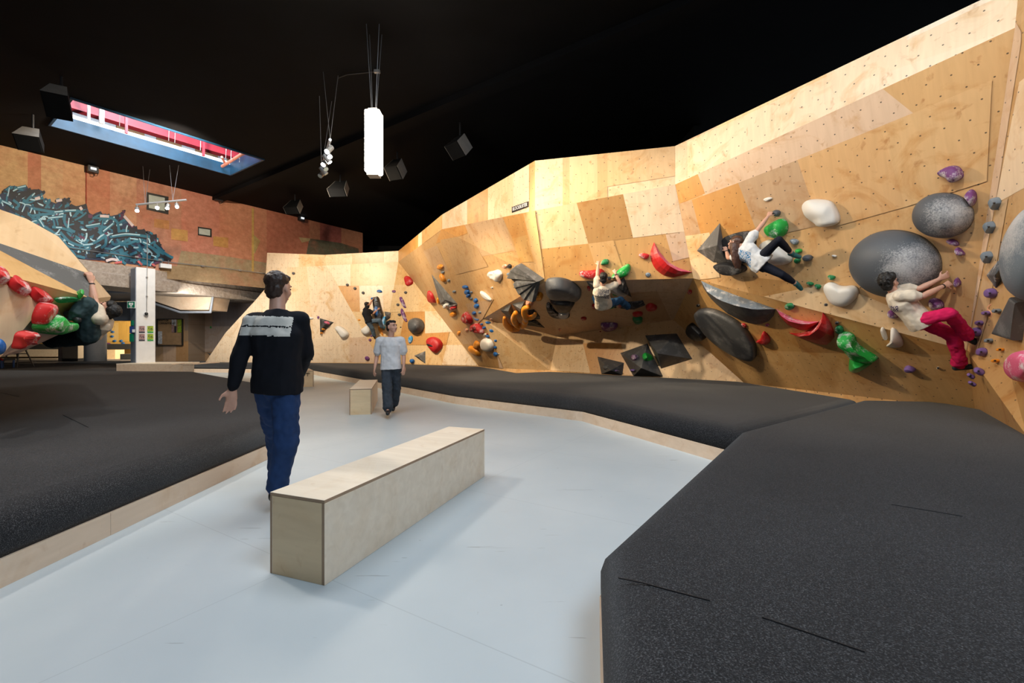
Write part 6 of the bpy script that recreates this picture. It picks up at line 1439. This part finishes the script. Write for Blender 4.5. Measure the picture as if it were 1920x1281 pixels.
person('man in black sweater with two pale back stripes walking away past the foreground bench', J, (.16, 1, -.10), (0, .05, 1), cloth('black_knit', (.006, .007, .011)), cloth('navy_jeans', (.018, .045, .13)), M['dark'], hbr,
       vox=.009, sleeve=1.5, s=1.06, hs=1.05, paint=stripes, shirtmats=[cloth('black_knit_b', (.006, .007, .011)), cloth('grey_knit_stripe', (.62, .60, .55))], curl=(.35, .5), palm=((.3, -1, 0), (-1, 0, 0)), base=P(520, 0, Y).xy.to_3d(), hem=.10, fat=1.1, palmd=(V((-.12, .05, -1)), None))
# man in the white t-shirt
Y = 8.0
J = dict(pel=P(733, 682, Y), chest=P(732, 648, Y), neck=P(733, 632, Y), head=P(735, 613, 7.97), shR=P(712, 640, 7.98), shL=P(753, 639, 8.03), elR=P(707, 667, 8.05), wrR=P(703, 688, 7.95), elL=P(757, 666, 8.08), wrL=P(757, 686, 7.98),
         hipR=P(725, 690, Y), hipL=P(742, 690, Y), knR=P(726, 730, 7.86), anR=P(727, 768, 7.75), toeR=P(727, 776, 7.58), knL=P(744, 727, 8.10), anL=P(738, 759, 8.38), toeL=P(737, 768, 8.22))
person('man in white t-shirt and dark grey trousers walking forward, head turned aside', J, (.85, -.5, .12), (0, 0, 1), cloth('white_tee', (.68, .68, .70)), cloth('dark_grey', (.045, .055, .07)), M['dark'], hb, sleeve=.75, fat=1.3, curl=(.4, .4), base=P(733, 0, Y).xy.to_3d(), hs=.98, s=.98, legr=(.095, .085, .085, .088),
       palm=((-.6, .4, 0), (.6, .4, 0)))
# climber at the back wall
Y = 17.3
fw = facet_at(700, 600); Yw = fw.at(695, 600).y
Q = lambda x, y, h: fw.at(x, y, h)
J = dict(pel=Q(692, 601, .5), chest=Q(687, 588, .5), neck=Q(688, 580, .5), head=Q(688.5, 572, .48), shL=Q(683.5, 581.5, .55), shR=Q(693, 582.5, .42), elL=Q(694, 570, .42), wrL=Q(698, 562.5, .30), elR=Q(700, 588, .40), wrR=Q(708, 580.5, .30),
         hipL=Q(689, 603, .55), hipR=Q(694, 603, .45), knR=Q(712, 601, .55), anR=Q(716, 614, .38), toeR=Q(720, 618, .2), knL=Q(698, 616, .42), anL=Q(702, 631, .22), toeL=Q(703, 635, .12))
person('climber in black t-shirt and grey blue jeans hugging the dark slab on the back wall', J, (.6, .8, .1), (.0, 0, 1), cloth('black_tee', (.012, .012, .014)), cloth('slate_jeans', (.09, .13, .17)), M['dark'], hb, skin=SKd, vox=.012, curl=(1.2, 1.2), palm=((.2, 1, 0), (.2, 1, 0)))
# climber in the cave, seen from behind
Y = 9.55
J = dict(pel=P(1131, 568, 9.35), chest=P(1128, 547, 9.05), neck=P(1129, 535, 8.98), head=P(1131, 522, 8.92), shL=P(1119, 535, 9.0), shR=P(1145, 538, 9.0), elL=P(1120, 514, 9.0), wrL=P(1121.5, 497, 9.08), elR=P(1162, 531, 8.98), wrR=P(1154, 513, 8.96),
         hipL=P(1124, 571, 9.4), hipR=P(1139, 571, 9.4), knR=P(1163, 563, 9.6), anR=P(1178, 576, 9.9), toeR=P(1188, 578, 10.05), knL=P(1117, 558, 9.75), anL=P(1124, 572, 10.05), toeL=P(1130, 566, 10.2))
tex = cloth('print_dark', (.06, .06, .09))
def scrib(x0, x1, y0, y1, sl, fr, th, ny=True):
    def fn(c, n_):
        px, py = 960 + F * c.x / c.y, H - F * (c.z - CZ) / c.y
        yy = py - sl * (px - x0)
        if x0 < px < x1 and y0 < yy < y1 and noise.noise(V((px * fr, yy * fr * 2.4, 3.1))) > th: return 1
        return 0
    return fn
person('climber in cream t-shirt with back print and blue jeans hanging under the cave roof', J, (.1, 1, .35), (0, -.2, 1), None, cloth('blue_jeans', (.02, .06, .12)), M['dark'], hb, vox=.008, sleeve=.55, curl=(1.3, 1.3), palm=((.3, 1, 0), (.3, 1, 0)), palmd=(V((.1, .5, 1)), V((-.3, .6, 1))), wrist='R',
       shirtmats=[cloth('cream_tee', (.60, .52, .40)), tex], paint=scrib(1120, 1142, 541, 558, .12, .75, -.02), fat=1.2, s=.95)
# female climber
A_ = lambda x, y, h: FA.at(x, y, h)
J = dict(pel=A_(1424, 489, .42), chest=A_(1402, 473, .46), neck=A_(1390, 462, .48), head=A_(1378, 456, .42), shR=A_(1406, 450, .40), shL=A_(1385, 481, .46), elR=A_(1425, 426, .30), wrR=A_(1440, 406, .18), elL=A_(1366, 484, .26), wrL=A_(1362, 471, .14),
         hipR=A_(1427, 483, .42), hipL=A_(1426, 496, .42), knR=A_(1460, 450, .50), anR=A_(1484, 475, .24), toeR=A_(1499, 482, .14), knL=A_(1466, 515, .36), anL=A_(1492, 532, .16), toeL=A_(1502, 542, .09))
J['hairdir'] = V((.10, 0, -1)); J['hairoff'] = FA.n * .10
person('woman in white t-shirt with blue back print and black leggings stretched across the wall', J, (-.55, .8, .25), (.2, 0, 1), None, cloth('black_leggings', (.008, .010, .020), .7), simple('teal_black_shoe', (.02, .12, .12), .5), simple('hair_long_brown', (.075, .030, .018), .45), hairkind='long', vox=.008, sleeve=.42, curl=(1.0, 1.2), palm=((.4, .6, 0), (.6, .6, 0)),
       palmd=(V((-.1, .5, 1)), V((.7, .3, 1))), slim=True, bare_ankle=True, female=True, s=.96, fat=1.6, wrist='L', shirtmats=[cloth('white_loose_tee', (.72, .72, .72)), cloth('print_blue', (.03, .20, .42))], paint=scrib(1386, 1408, 468, 497, .25, .55, .02))
# man in pink trousers
J = dict(pel=A_(1720, 598, .42), chest=A_(1692, 566, .46), neck=A_(1674, 546, .48), head=A_(1668, 530, .48), shR=A_(1690, 556, .58), shL=A_(1683, 544, .34), elR=A_(1731, 555, .50), wrR=A_(1770, 536, .20), elL=A_(1725, 541, .32), wrL=A_(1760, 524, .18),
         hipR=A_(1722, 601, .50), hipL=A_(1726, 600, .34), knR=A_(1782, 588, .50), anR=A_(1816, 633, .22), toeR=A_(1838, 646, .10), knL=A_(1789, 632, .28), anL=A_(1800, 685, .16), toeL=A_(1828, 687, .06))
person('man with curly black hair and bright pink trousers leaning out from the right wall', J, (.92, .25, .22), (-.25, 0, 1), None, cloth('pink_trousers', (.56, .012, .09)), simple('dark_teal_shoe', (.010, .022, .028), .6), hb, hairkind='curly', vox=.007, sleeve=.60, curl=(.9, .9), palm=((.3, .8, .2), (.3, .8, -.2)), wrist='R',
       fat=1.5, s=.98, hs=1.0, shirtmats=[cloth('cream_loose_tee', (.66, .57, .45)), cloth('print_navy', (.05, .04, .12))], paint=scrib(1668, 1684, 574, 586, 0, .5, -.05), legr=(.088, .078, .07, .082))
# climber hanging from the left prow
Y = 5.1
J = dict(pel=P(167, 624, 5.3), chest=P(186, 605, 5.32), neck=P(195, 592, 5.32), head=P(203, 581, 5.32), shL=P(190, 598, 5.50), shR=P(184, 598, 5.12), elR=P(177, 563, 5.2), wrR=P(171, 530, 5.22), elL=P(173, 584, 5.42), wrL=P(163, 562, 5.16),
         hipL=P(163, 630, 5.42), hipR=P(166, 628, 5.18), knR=P(163, 572, 5.05), anR=P(143, 592, 4.98), toeR=P(126, 588, 4.98), knL=P(128, 636, 5.5), anL=P(92, 640, 5.7), toeL=P(78, 636, 5.75))
person('man in cream t-shirt and dark green trousers hanging under the left climbing wall', J, (-.45, -.30, .80), (.90, -.1, .34), cloth('beige_tee', (.62, .52, .40)), cloth('dark_green_trousers', (.035, .06, .065)), M['dark'], hb, vox=.007, sleeve=.55, curl=(1.0, 1.1), palm=((-1, .2, 0), (-1, .2, 0)), palmd=(V((-.3, 0, 1)), V((-.1, -.1, 1))),
       fat=1.2, hem=-.06, wrist='R', s=.98, legr=(.11, .095, .09, .085))
